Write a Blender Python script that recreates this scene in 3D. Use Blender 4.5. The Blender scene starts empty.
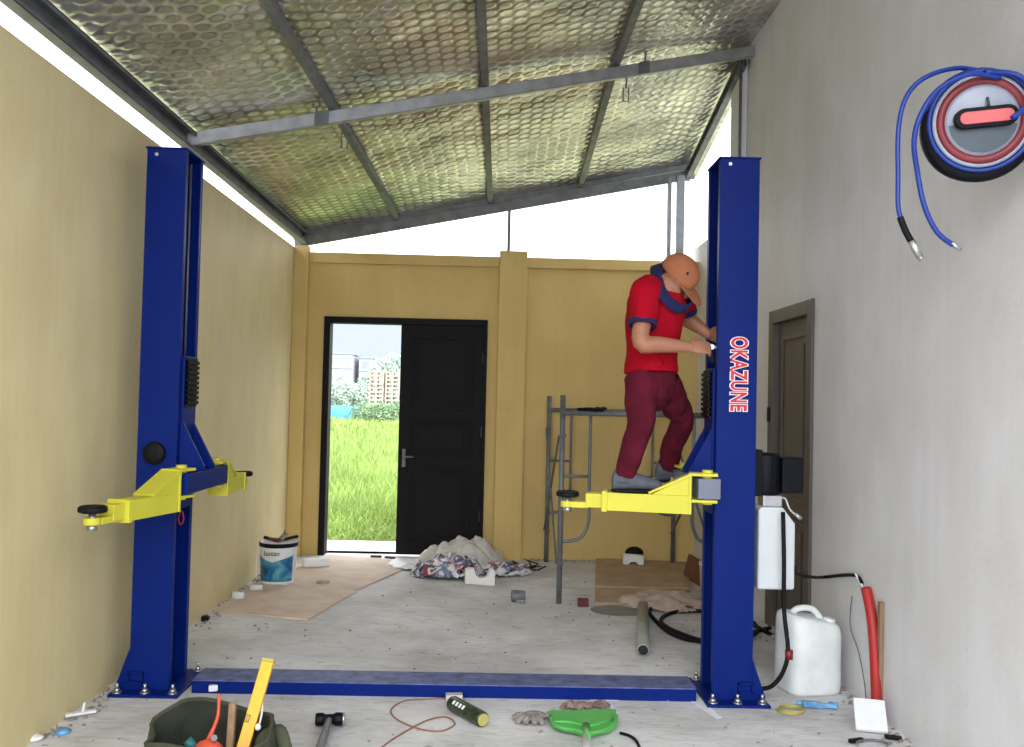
import bpy, bmesh, math, random
from mathutils import Vector, Matrix, noise
C = bpy.context.scene.collection
V = Vector
PI = math.pi
random.seed(7)

# ------------------------------------------------------------------ camera
F, H = 900.0, 1.51
def _axes(yaw, pitch, roll):
    y, p, r = math.radians(yaw), math.radians(pitch), math.radians(roll)
    f = V((math.sin(y)*math.cos(p), math.cos(y)*math.cos(p), math.sin(p)))
    rt = V((math.cos(y), -math.sin(y), 0)); up = rt.cross(f)
    return (math.cos(r)*rt + math.sin(r)*up, -math.sin(r)*rt + math.cos(r)*up, f)
RT, UP, FW = _axes(0.95, 1.69, 1.3)
cam = bpy.data.cameras.new('camera'); co = bpy.data.objects.new('camera', cam); C.objects.link(co)
M = Matrix((RT, UP, -FW)).transposed().to_4x4(); M.translation = V((0, 0, H)); co.matrix_world = M
cam.sensor_width = 36; cam.lens = 36*F/1024; cam.clip_end = 1000; cam.clip_start = .05
bpy.context.scene.camera = co
def _ray(x, y): return FW + RT*((x-512)/F) - UP*((y-373.5)/F)
def atY(x, y, Y):                       # measured photo point -> world, at a known depth
    r = _ray(x, y); return V((0, 0, H)) + r*(Y/r.y)
def onF(x, y, Z=0.0):
    r = _ray(x, y); return V((0, 0, H)) + r*((Z-H)/r.z)

# ------------------------------------------------------------------ materials
def new_mat(name):
    m = bpy.data.materials.new(name); m.use_nodes = True
    nt = m.node_tree; b = nt.nodes['Principled BSDF']; return m, nt, b
def lin(c): return tuple(((v/255)/12.92 if v/255 <= .04045 else ((v/255+.055)/1.055)**2.4) for v in c) + (1,)
def mat(name, col, rough=.6, metal=0, var=.12, scale=8, bump=.1, bscale=60, spec=.5, trans=0, stretch=(1,1,1), bdist=.01, emit=None, sheen=0, alpha=1):
    """noise-varied plain material; col is sRGB 0..255"""
    m, nt, b = new_mat(name)
    N, L = nt.nodes, nt.links
    tc = N.new('ShaderNodeTexCoord'); mp = N.new('ShaderNodeMapping'); mp.inputs['Scale'].default_value = stretch
    L.new(tc.outputs['Object'], mp.inputs['Vector'])
    n = N.new('ShaderNodeTexNoise'); n.inputs['Scale'].default_value = scale; n.inputs['Detail'].default_value = 5
    L.new(mp.outputs[0], n.inputs['Vector'])
    r = N.new('ShaderNodeValToRGB'); c = lin(col)
    r.color_ramp.elements[0].position = .3; r.color_ramp.elements[1].position = .7
    r.color_ramp.elements[0].color = tuple(max(0, v*(1-var)) for v in c[:3]) + (1,)
    r.color_ramp.elements[1].color = tuple(min(1, v*(1+var)) for v in c[:3]) + (1,)
    L.new(n.outputs['Fac'], r.inputs[0]); L.new(r.outputs[0], b.inputs['Base Color'])
    b.inputs['Roughness'].default_value = rough; b.inputs['Metallic'].default_value = metal
    b.inputs['Specular IOR Level'].default_value = spec
    b.inputs['Transmission Weight'].default_value = trans
    b.inputs['Alpha'].default_value = alpha
    if sheen: b.inputs['Sheen Weight'].default_value = sheen
    if bump:
        n2 = N.new('ShaderNodeTexNoise'); n2.inputs['Scale'].default_value = bscale; n2.inputs['Detail'].default_value = 3
        L.new(mp.outputs[0], n2.inputs['Vector'])
        bp = N.new('ShaderNodeBump'); bp.inputs['Strength'].default_value = bump; bp.inputs['Distance'].default_value = bdist
        L.new(n2.outputs['Fac'], bp.inputs['Height']); L.new(bp.outputs[0], b.inputs['Normal'])
    return m

def wall_mat(name, col, dark, amount=.5):
    m, nt, b = new_mat(name); N, L = nt.nodes, nt.links
    tc = N.new('ShaderNodeTexCoord')
    mp = N.new('ShaderNodeMapping'); mp.inputs['Scale'].default_value = (1.2, 1.2, .8); L.new(tc.outputs['Object'], mp.inputs[0])
    n = N.new('ShaderNodeTexNoise'); n.inputs['Scale'].default_value = 2.2; n.inputs['Detail'].default_value = 8; n.inputs['Roughness'].default_value = .6; L.new(mp.outputs[0], n.inputs[0])
    mp2 = N.new('ShaderNodeMapping'); mp2.inputs['Scale'].default_value = (14, 14, .5); L.new(tc.outputs['Object'], mp2.inputs[0])
    n2 = N.new('ShaderNodeTexNoise'); n2.inputs['Scale'].default_value = 1.5; n2.inputs['Detail'].default_value = 4; L.new(mp2.outputs[0], n2.inputs[0])
    a = N.new('ShaderNodeMath'); a.operation = 'MULTIPLY_ADD'; a.inputs[1].default_value = .28; L.new(n2.outputs[0], a.inputs[0]); L.new(n.outputs[0], a.inputs[2])
    r = N.new('ShaderNodeMapRange'); r.inputs[1].default_value = .48; r.inputs[2].default_value = .8; r.inputs[3].default_value = 0; r.inputs[4].default_value = amount; L.new(a.outputs[0], r.inputs[0])
    mx = N.new('ShaderNodeMix'); mx.data_type = 'RGBA'; mx.inputs[6].default_value = lin(col); mx.inputs[7].default_value = lin(dark)
    L.new(r.outputs[0], mx.inputs[0]); L.new(mx.outputs[2], b.inputs['Base Color'])
    b.inputs['Roughness'].default_value = .62; b.inputs['Specular IOR Level'].default_value = .35
    n3 = N.new('ShaderNodeTexNoise'); n3.inputs['Scale'].default_value = 7; n3.inputs['Detail'].default_value = 9; n3.inputs['Roughness'].default_value = .7; L.new(tc.outputs['Object'], n3.inputs[0])
    bp = N.new('ShaderNodeBump'); bp.inputs['Strength'].default_value = .35; bp.inputs['Distance'].default_value = .012
    L.new(n3.outputs[0], bp.inputs['Height']); L.new(bp.outputs[0], b.inputs['Normal'])
    return m

def floor_mat():
    m, nt, b = new_mat('concrete_floor'); N, L = nt.nodes, nt.links
    tc = N.new('ShaderNodeTexCoord')
    n = N.new('ShaderNodeTexNoise'); n.inputs['Scale'].default_value = 1.1; n.inputs['Detail'].default_value = 10; n.inputs['Roughness'].default_value = .65; L.new(tc.outputs['Object'], n.inputs[0])
    r = N.new('ShaderNodeValToRGB'); e = r.color_ramp.elements
    e[0].position = .33; e[0].color = lin((178, 177, 176)); e[1].position = .62; e[1].color = lin((222, 222, 224))
    L.new(n.outputs[0], r.inputs[0])
    mp = N.new('ShaderNodeMapping'); mp.inputs['Rotation'].default_value = (0, 0, .5); mp.inputs['Scale'].default_value = (2, 7, 1); L.new(tc.outputs['Object'], mp.inputs[0])
    n2 = N.new('ShaderNodeTexNoise'); n2.inputs['Scale'].default_value = 3.5; n2.inputs['Detail'].default_value = 8; n2.inputs['Distortion'].default_value = 1.2; L.new(mp.outputs[0], n2.inputs[0])
    r2 = N.new('ShaderNodeValToRGB'); e = r2.color_ramp.elements
    e[0].position = .3; e[0].color = (.62, .6, .58, 1); e[1].position = .5; e[1].color = (1, 1, 1, 1)
    L.new(n2.outputs[0], r2.inputs[0])
    mx = N.new('ShaderNodeMix'); mx.data_type = 'RGBA'; mx.blend_type = 'MULTIPLY'; mx.inputs[0].default_value = .55
    L.new(r.outputs[0], mx.inputs[6]); L.new(r2.outputs[0], mx.inputs[7])
    n4 = N.new('ShaderNodeTexNoise'); n4.inputs['Scale'].default_value = 14; n4.inputs['Detail'].default_value = 6; L.new(tc.outputs['Object'], n4.inputs[0])
    r4 = N.new('ShaderNodeValToRGB'); e = r4.color_ramp.elements
    e[0].position = .22; e[0].color = (.35, .33, .31, 1); e[1].position = .33; e[1].color = (1, 1, 1, 1); L.new(n4.outputs[0], r4.inputs[0])
    mx2 = N.new('ShaderNodeMix'); mx2.data_type = 'RGBA'; mx2.blend_type = 'MULTIPLY'; mx2.inputs[0].default_value = .8
    L.new(mx.outputs[2], mx2.inputs[6]); L.new(r4.outputs[0], mx2.inputs[7]); L.new(mx2.outputs[2], b.inputs['Base Color'])
    b.inputs['Roughness'].default_value = .7; b.inputs['Specular IOR Level'].default_value = .3
    bp = N.new('ShaderNodeBump'); bp.inputs['Strength'].default_value = .4; bp.inputs['Distance'].default_value = .01
    L.new(n2.outputs[0], bp.inputs['Height']); L.new(bp.outputs[0], b.inputs['Normal'])
    return m

def foil_mat():
    """aluminium bubble-foil roof insulation: hexagonal cell pattern in relief"""
    m, nt, b = new_mat('bubble_foil'); N, L = nt.nodes, nt.links
    tc = N.new('ShaderNodeTexCoord'); sp = N.new('ShaderNodeSeparateXYZ'); L.new(tc.outputs['Object'], sp.inputs[0])
    def wave(kx, ky):
        a = N.new('ShaderNodeMath'); a.operation = 'MULTIPLY'; a.inputs[1].default_value = kx; L.new(sp.outputs[0], a.inputs[0])
        c = N.new('ShaderNodeMath'); c.operation = 'MULTIPLY_ADD'; c.inputs[1].default_value = ky; L.new(sp.outputs[1], c.inputs[0]); L.new(a.outputs[0], c.inputs[2])
        d = N.new('ShaderNodeMath'); d.operation = 'COSINE'; L.new(c.outputs[0], d.inputs[0]); return d
    k = 2*PI/.088
    w1, w2, w3 = wave(k, 0), wave(-k/2, k*.866), wave(-k/2, -k*.866)
    s = N.new('ShaderNodeMath'); s.operation = 'ADD'; L.new(w1.outputs[0], s.inputs[0]); L.new(w2.outputs[0], s.inputs[1])
    s2 = N.new('ShaderNodeMath'); s2.operation = 'ADD'; L.new(s.outputs[0], s2.inputs[0]); L.new(w3.outputs[0], s2.inputs[1])
    r = N.new('ShaderNodeValToRGB'); e = r.color_ramp.elements
    mr = N.new('ShaderNodeMapRange'); mr.inputs[1].default_value = -1.5; mr.inputs[2].default_value = 3; L.new(s2.outputs[0], mr.inputs[0])
    L.new(mr.outputs[0], r.inputs[0])
    e[0].position = .13; e[0].color = (.98, .94, .91, 1); e[1].position = .3; e[1].color = (.62, .59, .57, 1)
    n = N.new('ShaderNodeTexNoise'); n.inputs['Scale'].default_value = 1.6; n.inputs['Detail'].default_value = 6; L.new(tc.outputs['Object'], n.inputs[0])
    r3 = N.new('ShaderNodeValToRGB'); e = r3.color_ramp.elements
    e[0].position = .32; e[0].color = (.42, .42, .43, 1); e[1].position = .62; e[1].color = (1, 1, 1, 1); L.new(n.outputs[0], r3.inputs[0])
    mx = N.new('ShaderNodeMix'); mx.data_type = 'RGBA'; mx.blend_type = 'MULTIPLY'; mx.inputs[0].default_value = .9
    ri = N.new('ShaderNodeValToRGB'); e = ri.color_ramp.elements; L.new(mr.outputs[0], ri.inputs[0])
    e[0].position = .15; e[0].color = (.46, .43, .41, 1); e[1].position = .33; e[1].color = (.98, .94, .92, 1)
    n5 = N.new('ShaderNodeTexNoise'); n5.inputs['Scale'].default_value = .9; n5.inputs['Detail'].default_value = 3; L.new(tc.outputs['Object'], n5.inputs[0])
    r5 = N.new('ShaderNodeMapRange'); r5.inputs[1].default_value = .42; r5.inputs[2].default_value = .58; L.new(n5.outputs[0], r5.inputs[0])
    mi = N.new('ShaderNodeMix'); mi.data_type = 'RGBA'; L.new(r5.outputs[0], mi.inputs[0]); L.new(r.outputs[0], mi.inputs[6]); L.new(ri.outputs[0], mi.inputs[7])
    L.new(mi.outputs[2], mx.inputs[6]); L.new(r3.outputs[0], mx.inputs[7]); L.new(mx.outputs[2], b.inputs['Base Color'])
    b.inputs['Metallic'].default_value = .88; b.inputs['Roughness'].default_value = .3
    n2 = N.new('ShaderNodeTexNoise'); n2.inputs['Scale'].default_value = 2.2; n2.inputs['Detail'].default_value = 4; L.new(tc.outputs['Object'], n2.inputs[0])
    cl = N.new('ShaderNodeMath'); cl.operation = 'MINIMUM'; cl.inputs[1].default_value = .45; L.new(mr.outputs[0], cl.inputs[0])
    bp = N.new('ShaderNodeBump'); bp.inputs['Strength'].default_value = .8; bp.inputs['Distance'].default_value = .016; L.new(cl.outputs[0], bp.inputs['Height'])
    bp2 = N.new('ShaderNodeBump'); bp2.inputs['Strength'].default_value = .7; bp2.inputs['Distance'].default_value = .12; L.new(n2.outputs[0], bp2.inputs['Height'])
    L.new(bp2.outputs[0], bp.inputs['Normal']); L.new(bp.outputs[0], b.inputs['Normal'])
    return m

m_left = wall_mat('ochre_paint', (226, 211, 164), (208, 190, 140), .6)
m_back = wall_mat('deep_ochre_paint', (212, 184, 118), (194, 166, 102), .6)
m_white = wall_mat('grey_white_paint', (224, 224, 228), (206, 204, 202), .6)
m_floor = floor_mat()
m_foil = foil_mat()
m_galv = mat('galvanized_steel', (168, 170, 172), .45, .55, .2, 12, .05)
m_galvd = mat('dull_galvanized_steel', (114, 117, 120), .55, .35, .25, 10, .05)
m_blue = mat('blue_lift_paint', (4, 31, 108), .42, 0, .08, 5, .02, 200, spec=.12)
m_bluedust = mat('dusty_blue_paint', (84, 94, 138), .6, 0, .5, 14, .05)
m_yel = mat('yellow_lift_paint', (206, 200, 66), .45, 0, .04, 5, .02, 200, spec=.3)
m_black = mat('black_rubber', (14, 14, 16), .6, 0, .2, 20, .05, spec=.2)
m_blackpl = mat('black_plastic', (12, 14, 22), .5, 0, .1, 20, .02, spec=.15)
m_greybox = mat('grey_steel_blue', (112, 116, 134), .5, .2, .06, 10, .03)
m_steel = mat('bright_steel', (190, 192, 196), .3, .9, .1, 20, 0)
m_tank = mat('translucent_white_plastic', (222, 228, 232), .35, 0, .03, 6, 0, trans=.15)
m_white_s = mat('white_plastic', (228, 230, 232), .45, 0, .04, 6, .03)
m_foam = mat('white_foam', (232, 231, 230), .85, 0, .04, 20, .1, 120)
m_jug = mat('worn_white_plastic', (222, 226, 226), .42, 0, .1, 7, .15, 9, bdist=.03)
m_red = mat('red_plastic', (170, 36, 34), .5, 0, .1, 8, .03)
m_redring = mat('dark_red_plastic', (120, 30, 38), .4, 0, .1, 8, .03)
m_redpink = mat('pale_red_plastic', (206, 92, 94), .4, 0, .06, 8, .03)
m_hose = mat('blue_hose', (18, 52, 140), .4, 0, .1, 20, 0)
m_reelgrey = mat('grey_reel_plastic', (150, 156, 172), .3, 0, .1, 8, .03)
m_reeldark = mat('dark_pin_and_reflection', (62, 74, 84), .3, 0, .1, 8, .03)  # spindle pin plastic, also the reflection painted on the reel face
m_door = mat('black_brown_door_paint', (20, 19, 22), .6, 0, .15, 6, .05, spec=.15)
m_doorr = mat('dark_brown_door_paint', (92, 84, 78), .5, 0, .12, 6, .05, stretch=(1, 1, .2))
m_ply = mat('brown_board', (206, 186, 170), .8, 0, .14, 5, .1)
m_ply2 = mat('tan_board', (170, 146, 118), .8, 0, .16, 5, .1)
m_edge = mat('dark_board_edge', (110, 70, 58), .8, 0, .15, 5, .05)
m_sheet = mat('cloudy_plastic_sheet', (196, 194, 188), .38, 0, .18, 9, .3, 24)
m_whitesheet = mat('white_plastic_sack', (226, 228, 232), .4, 0, .08, 9, .3, 24)
m_cloth = mat('pinkish_dust_sheet', (186, 168, 156), .8, 0, .15, 14, .3, 40)
m_skin = mat('skin', (160, 108, 82), .55, 0, .08, 12, .04, 150)
m_shirt = mat('red_cotton', (156, 10, 30), .9, 0, .1, 10, .3, 14, bdist=.02, spec=.1)
m_navy = mat('navy_cotton', (20, 22, 70), .9, 0, .1, 10, .1)
m_trou = mat('maroon_cotton', (84, 22, 38), .9, 0, .3, 9, .35, 16, bdist=.02, spec=.1)
m_cap = mat('brown_cotton_cap', (160, 98, 66), .9, 0, .08, 12, .1, 120)
m_shoe = mat('grey_canvas', (80, 84, 94), .8, 0, .2, 16, .1)
m_hair = mat('black_hair', (18, 15, 14), .6, 0, .2, 60, .3, 90)
m_eye = mat('eye_white', (235, 235, 230), .3, 0, 0, 5, 0)
m_bag = mat('dark_green_canvas', (60, 64, 46), .85, 0, .25, 12, .4, 30, bdist=.01)
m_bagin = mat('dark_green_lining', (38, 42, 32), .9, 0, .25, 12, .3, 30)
m_orange = mat('orange_red_handle', (214, 78, 48), .5, 0, .1, 12, .03)
m_level = mat('yellow_orange_tool_paint', (240, 172, 40), .4, 0, .06, 12, .03)
m_wood = mat('raw_wood', (140, 110, 84), .75, 0, .2, 10, .1, stretch=(6, 6, 1))
m_green = mat('bright_green_plastic', (82, 172, 82), .4, 0, .08, 10, .03)
m_cangreen = mat('mottled_green_print', (50, 62, 44), .35, .2, .9, 40, 0)
m_brownc = mat('brown_red_card', (92, 40, 38), .7, 0, .1, 12, .05)
m_grass = mat('grass_blades', (150, 174, 92), .7, 0, .25, .8, 0)
m_turf = mat('meadow_soil', (146, 150, 112), .9, 0, .25, 2, .3, 20)
m_apron = mat('pale_concrete', (206, 204, 200), .8, 0, .08, 3, .2, 30)
m_wire = mat('orange_brown_wire', (140, 92, 66), .5, 0, .1, 12, 0)
m_tape = mat('yellow_plastic_ring', (170, 162, 92), .5, 0, .1, 12, 0)
m_bluepl = mat('pale_blue_plastic', (96, 150, 196), .4, 0, .5, 20, 0)
m_cement = mat('wet_cement_stain', (128, 126, 118), .8, 0, .15, 9, .2, 30)
m_dirt = mat('plaster_crumbs', (150, 140, 128), .9, 0, .4, 30, .1)
m_tree = mat('hazy_foliage', (178, 194, 184), .9, 0, .2, .6, 0)  # distance haze painted in as a paler green
m_bld = mat('hazy_concrete_facade', (186, 186, 196), .9, 0, .06, .05, 0)  # haze painted into the facade as a pale grey
m_bldw = mat('hazy_window_band', (150, 158, 176), .7, 0, .1, .1, 0)  # same painted haze on windows and ledges
m_bluefence = mat('blue_sheeting', (92, 168, 226), .7, 0, .06, .3, 0)
m_pallet = mat('weathered_pallet_wood', (176, 160, 150), .85, 0, .1, .8, .1)
m_graph_w = mat('white_lettering', (236, 236, 240), .5, 0, 0, 5, 0)
m_graph_r = mat('red_lettering', (206, 32, 48), .5, 0, 0, 5, 0)
m_pipe = mat('grey_green_pipe', (152, 156, 146), .45, .4, .12, 12, .03)
m_dark = mat('dark_print_bore_shade', (18, 24, 24), .7, 0, .1, 12, 0)  # near-black for print and stick, also the shade painted inside the pipe

def bucket_mat():
    m, nt, b = new_mat('bucket_label_print'); N, L = nt.nodes, nt.links
    tc = N.new('ShaderNodeTexCoord')
    n = N.new('ShaderNodeTexNoise'); n.inputs['Scale'].default_value = 9; n.inputs['Detail'].default_value = 3; n.inputs['Distortion'].default_value = 1; L.new(tc.outputs['Object'], n.inputs[0])
    r = N.new('ShaderNodeValToRGB'); e = r.color_ramp.elements
    e[0].position = .35; e[0].color = lin((14, 74, 120)); e[1].position = .65; e[1].color = lin((96, 160, 176)); L.new(n.outputs[0], r.inputs[0])
    x = r.color_ramp.elements.new(.5); x.color = lin((40, 122, 168))
    L.new(r.outputs[0], b.inputs['Base Color']); b.inputs['Roughness'].default_value = .4; return m
m_bucket = bucket_mat()

def patterned_mat():
    m, nt, b = new_mat('patterned_plastic_bag'); N, L = nt.nodes, nt.links
    tc = N.new('ShaderNodeTexCoord')
    n = N.new('ShaderNodeTexVoronoi'); n.inputs['Scale'].default_value = 17; wn = N.new('ShaderNodeTexNoise'); wn.inputs['Scale'].default_value = 5; L.new(tc.outputs['Object'], wn.inputs['Vector']); L.new(wn.outputs['Color'], n.inputs['Vector']); n.inputs['Scale'].default_value = 13
    sp = N.new('ShaderNodeSeparateColor'); L.new(n.outputs['Color'], sp.inputs[0])
    r = N.new('ShaderNodeValToRGB'); r.color_ramp.interpolation = 'CONSTANT'; e = r.color_ramp.elements
    e[0].color = lin((70, 92, 118)); e[1].position = .3; e[1].color = lin((206, 206, 212))
    for p, c in ((.55, (150, 60, 76)), (.68, (120, 134, 160)), (.82, (222, 214, 214))):
        x = r.color_ramp.elements.new(p); x.color = lin(c)
    L.new(sp.outputs[0], r.inputs[0]); L.new(r.outputs[0], b.inputs['Base Color']); b.inputs['Roughness'].default_value = .4; return m
m_pattern = patterned_mat()

# ------------------------------------------------------------------ mesh helpers
class MB:
    def __init__(s): s.bm = bmesh.new(); s.mi = 0
    def _f(s, vs, sm=False):
        try:
            f = s.bm.faces.new(vs); f.material_index = s.mi; f.smooth = sm; return f
        except ValueError: pass
    def hexa(s, p):                      # 8 points: bottom 4 ccw, top 4 ccw
        v = [s.bm.verts.new(q) for q in p]
        for i in ((3,2,1,0),(4,5,6,7),(0,1,5,4),(1,2,6,5),(2,3,7,6),(3,0,4,7)): s._f([v[k] for k in i])
        return s
    def box(s, x0, x1, y0, y1, z0, z1):
        return s.hexa([(x0,y0,z0),(x1,y0,z0),(x1,y1,z0),(x0,y1,z0),(x0,y0,z1),(x1,y0,z1),(x1,y1,z1),(x0,y1,z1)])
    def obox(s, c, ax, ay, az, sx, sy, sz):   # oriented box, full sizes
        c = V(c); ax, ay, az = V(ax).normalized()*sx/2, V(ay).normalized()*sy/2, V(az).normalized()*sz/2
        return s.hexa([c-ax-ay-az, c+ax-ay-az, c+ax+ay-az, c-ax+ay-az, c-ax-ay+az, c+ax-ay+az, c+ax+ay+az, c-ax+ay+az])
    def beam(s, p0, p1, w, h, up=(0,0,1)):    # box from p0 to p1, w across, h along up
        p0, p1 = V(p0), V(p1); d = p1-p0; u = V(up); x = d.cross(u).normalized(); u = x.cross(d).normalized()
        return s.obox((p0+p1)/2, x, d, u, w, d.length, h)
    def prism(s, pts, off):              # polygon extruded by vector off
        a = [s.bm.verts.new(p) for p in pts]; b = [s.bm.verts.new(V(p)+V(off)) for p in pts]; n = len(a)
        s._f(a[::-1]); s._f(b)
        for i in range(n): s._f([a[i], a[(i+1) % n], b[(i+1) % n], b[i]])
        return s
    def rings(s, rs, cap=True, sm=True, closed=False):
        vs = [[s.bm.verts.new(p) for p in r] for r in rs]; n = len(vs[0])
        for a, b in zip(vs, vs[1:] + ([vs[0]] if closed else [])):
            for i in range(n): s._f([a[i], a[(i+1) % n], b[(i+1) % n], b[i]], sm)
        if cap and not closed: s._f(vs[0][::-1]); s._f(vs[-1])
        return s
    def cyl(s, p0, p1, r0, r1=None, seg=20, cap=True):
        r1 = r0 if r1 is None else r1; p0, p1 = V(p0), V(p1); d = (p1-p0).normalized()
        x = d.orthogonal().normalized(); y = d.cross(x)
        R = lambda p, r: [p + x*r*math.cos(2*PI*i/seg) + y*r*math.sin(2*PI*i/seg) for i in range(seg)]
        return s.rings([R(p0, r0), R(p1, r1)], cap)
    def tube(s, pts, r, seg=10, closed=False, smooth=4, flat=1.0):
        pts = [V(p) for p in pts]
        if smooth: pts = spline(pts, smooth, closed)
        n = len(pts); rs = []; x = None
        for i, p in enumerate(pts):
            a = pts[(i-1) % n] if closed or i else p; b = pts[(i+1) % n] if closed or i < n-1 else p
            t = (b-a).normalized()
            x = t.orthogonal().normalized() if x is None else (x - t*x.dot(t)).normalized()
            y = t.cross(x)
            rr = r[i*(len(r)-1)//max(1, n-1)] if isinstance(r, (list, tuple)) else r
            rs.append([p + x*rr*math.cos(2*PI*k/seg) + y*rr*flat*math.sin(2*PI*k/seg) for k in range(seg)])
        return s.rings(rs, True, True, closed)
    def lathe(s, prof, c=(0,0,0), seg=32, axis=(0,0,1), cap=True):
        c = V(c); ax = V(axis).normalized(); x = ax.orthogonal().normalized(); y = ax.cross(x)
        return s.rings([[c + ax*h + x*r*math.cos(2*PI*i/seg) + y*r*math.sin(2*PI*i/seg) for i in range(seg)] for r, h in prof], cap)
    def ell(s, c, r, rot=None, seg=20, n=12):
        c = V(c); rs = []
        for j in range(n+1):
            a = -PI/2 + PI*(j+.02)/(n+.04)
            ring = []
            for i in range(seg):
                p = V((r[0]*math.cos(a)*math.cos(2*PI*i/seg), r[1]*math.cos(a)*math.sin(2*PI*i/seg), r[2]*math.sin(a)))
                ring.append(c + (rot @ p if rot else p))
            rs.append(ring)
        return s.rings(rs)
    def build(s, name, mats, parent=None, origin=None, bevel=0, label=None):
        if not isinstance(mats, (list, tuple)): mats = [mats]
        o_ = parent_origin(parent) if parent else V(origin or (0,0,0))
        me = bpy.data.meshes.new(name)
        bmesh.ops.recalc_face_normals(s.bm, faces=s.bm.faces)
        for v in s.bm.verts: v.co -= o_
        s.bm.to_mesh(me); s.bm.free()
        for m in mats: me.materials.append(m)
        o = bpy.data.objects.new(name, me); C.objects.link(o)
        if parent: o.parent = parent
        else: o.location = o_
        if bevel:
            b = o.modifiers.new('bevel', 'BEVEL'); b.width = bevel; b.segments = 2; b.limit_method = 'ANGLE'; b.angle_limit = math.radians(40)
        if label: o['label'] = label
        return o
def parent_origin(p):
    o = V((0,0,0))
    while p: o = o + V(p.location); p = p.parent
    return o
def spline(pts, k=4, closed=False):
    n = len(pts); out = []
    for i in range(n if closed else n-1):
        if closed: a, b, c, d = pts[i-1], pts[i], pts[(i+1) % n], pts[(i+2) % n]
        else: a, b, c, d = pts[max(i-1, 0)], pts[i], pts[i+1], pts[min(i+2, n-1)]
        for j in range(k):
            t = j/k
            out.append(.5*((2*b) + (c-a)*t + (2*a-5*b+4*c-d)*t*t + (3*b-a-3*c+d)*t**3))
    if not closed: out.append(pts[-1])
    return out
def thing(name, label, cat, loc, group=None):
    o = bpy.data.objects.new(name, None); o.empty_display_size = .1; C.objects.link(o)
    o.location = loc; o['label'] = label; o['category'] = cat
    if group: o['group'] = group
    return o
def tag(o, label, cat, group=None, kind=None):
    o['label'] = label; o['category'] = cat
    if group: o['group'] = group
    if kind: o['kind'] = kind
    return o
def struct(o): o['kind'] = 'structure'; return o

# ================================================================== THE ROOM
XL, XR, YB, Y0 = -1.95, 1.92, 8.62, .9
# right wall: high part towards the camera, low part at the back; doorway hole filled by its door
DY0, DY1, DZ = 5.42, 6.28, 2.17
fl = MB().box(-7, 7, -7, YB+.25, -.2, 0)
struct(fl.build('floor', m_floor))
w = MB().box(XL-.12, XL, Y0, YB+.2, 0, 2.915)
struct(w.build('wall_left', m_left))
w = MB().box(XR, XR+.14, Y0, DY0, 0, 4.36).box(XR, XR+.14, DY1, 7.3, 0, 4.36).box(XR, XR+.14, DY0, DY1, DZ, 4.36).box(XR, XR+.14, 7.3, YB+.2, 0, 3.04)
struct(w.build('wall_right', m_white))
# back wall with the doorway
DX0, DX1, DH = -1.66, -.10, 2.27
w = MB().box(XL, DX0, YB, YB+.12, 0, 2.86).box(DX1, XR, YB, YB+.12, 0, 2.86).box(DX0, DX1, YB, YB+.12, DH, 2.86)
struct(w.build('wall_back', m_back))
struct(MB().box(XL+.001, -1.815, YB-.1, YB+.0, 0, 2.93).build('trim_1', m_back, bevel=.006))           # corner pilaster
struct(MB().box(.0, .265, YB-.09, YB+.0, 0, 2.93).build('trim_2', m_back, bevel=.006))                # middle pilaster
struct(MB().box(-1.815, 0, YB-.035, YB, 2.78, 2.88).box(.265, XR, YB-.035, YB, 2.78, 2.88).build('trim_3', m_back, bevel=.004))
struct(MB().box(XR-.05, XR-.001, 6.98, 7.3, 0, 4.3).build('trim_4', m_white, bevel=.006))                    # end pilaster of the high wall
struct(MB().box(XL-.12, XR+.14, YB+.12, YB+.9, -.15, .0).build('trim_5', m_apron))                         # back step

# roof: heights measured at the steel beam and over the back wall
def lerp(a, b, t): return a+(b-a)*t
def ray_plane(x, y, p, nrm):
    r = _ray(x, y); c = V((0,0,H)); return c + r*((V(p)-c).dot(V(nrm))/r.dot(V(nrm)))
bl0, br0 = V((XL, 5.6, 0)), V((XR, 6.81, 0)); bn = (br0-bl0).cross(V((0,0,1)))
bt_l, bt_r = ray_plane(187, 134, bl0, bn), ray_plane(750, 45.5, bl0, bn)
bb_l, bb_r = ray_plane(187, 147, bl0, bn), ray_plane(750, 59, bl0, bn)
def line_at(a, b, X): t = (X-a.x)/(b.x-a.x); return a+(b-a)*t
kt_l, kt_r = atY(304, 236.5, 8.9), atY(662, 174, 8.9)
kb_l, kb_r = atY(304, 246, 8.9), atY(662, 185, 8.9)
def roofz(X, Y):                        # underside of purlins' bearing plane
    b = line_at(bt_l, bt_r, X); k = line_at(kt_l, kt_r, X)
    if Y <= b.y: return b.z
    return lerp(b.z, k.z, (Y-b.y)/(k.y-b.y))
PUR = .055
rb = MB(); nx, ny = 24, 48; XA, XB = XL-.16, XR+.1; YA, YE = .8, 9.25
def grid(dz):
    return [[rb.bm.verts.new((lerp(XA, XB, i/nx), lerp(YA, YE, j/ny), roofz(lerp(XA, XB, i/nx), lerp(YA, YE, j/ny))+PUR+dz)) for i in range(nx+1)] for j in range(ny+1)]
g0, g1 = grid(0), grid(.03)
for j in range(ny):
    for i in range(nx):
        rb._f([g0[j][i], g0[j+1][i], g0[j+1][i+1], g0[j][i+1]], True); rb._f([g1[j][i], g1[j][i+1], g1[j+1][i+1], g1[j+1][i]], True)
for j in range(ny):
    rb._f([g0[j][0], g1[j][0], g1[j+1][0], g0[j+1][0]]); rb._f([g0[j][nx], g0[j+1][nx], g1[j+1][nx], g1[j][nx]])
for i in range(nx):
    rb._f([g0[0][i], g0[0][i+1], g1[0][i+1], g1[0][i]]); rb._f([g0[ny][i], g1[ny][i], g1[ny][i+1], g0[ny][i+1]])
struct(rb.build('ceiling', m_foil))

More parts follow.
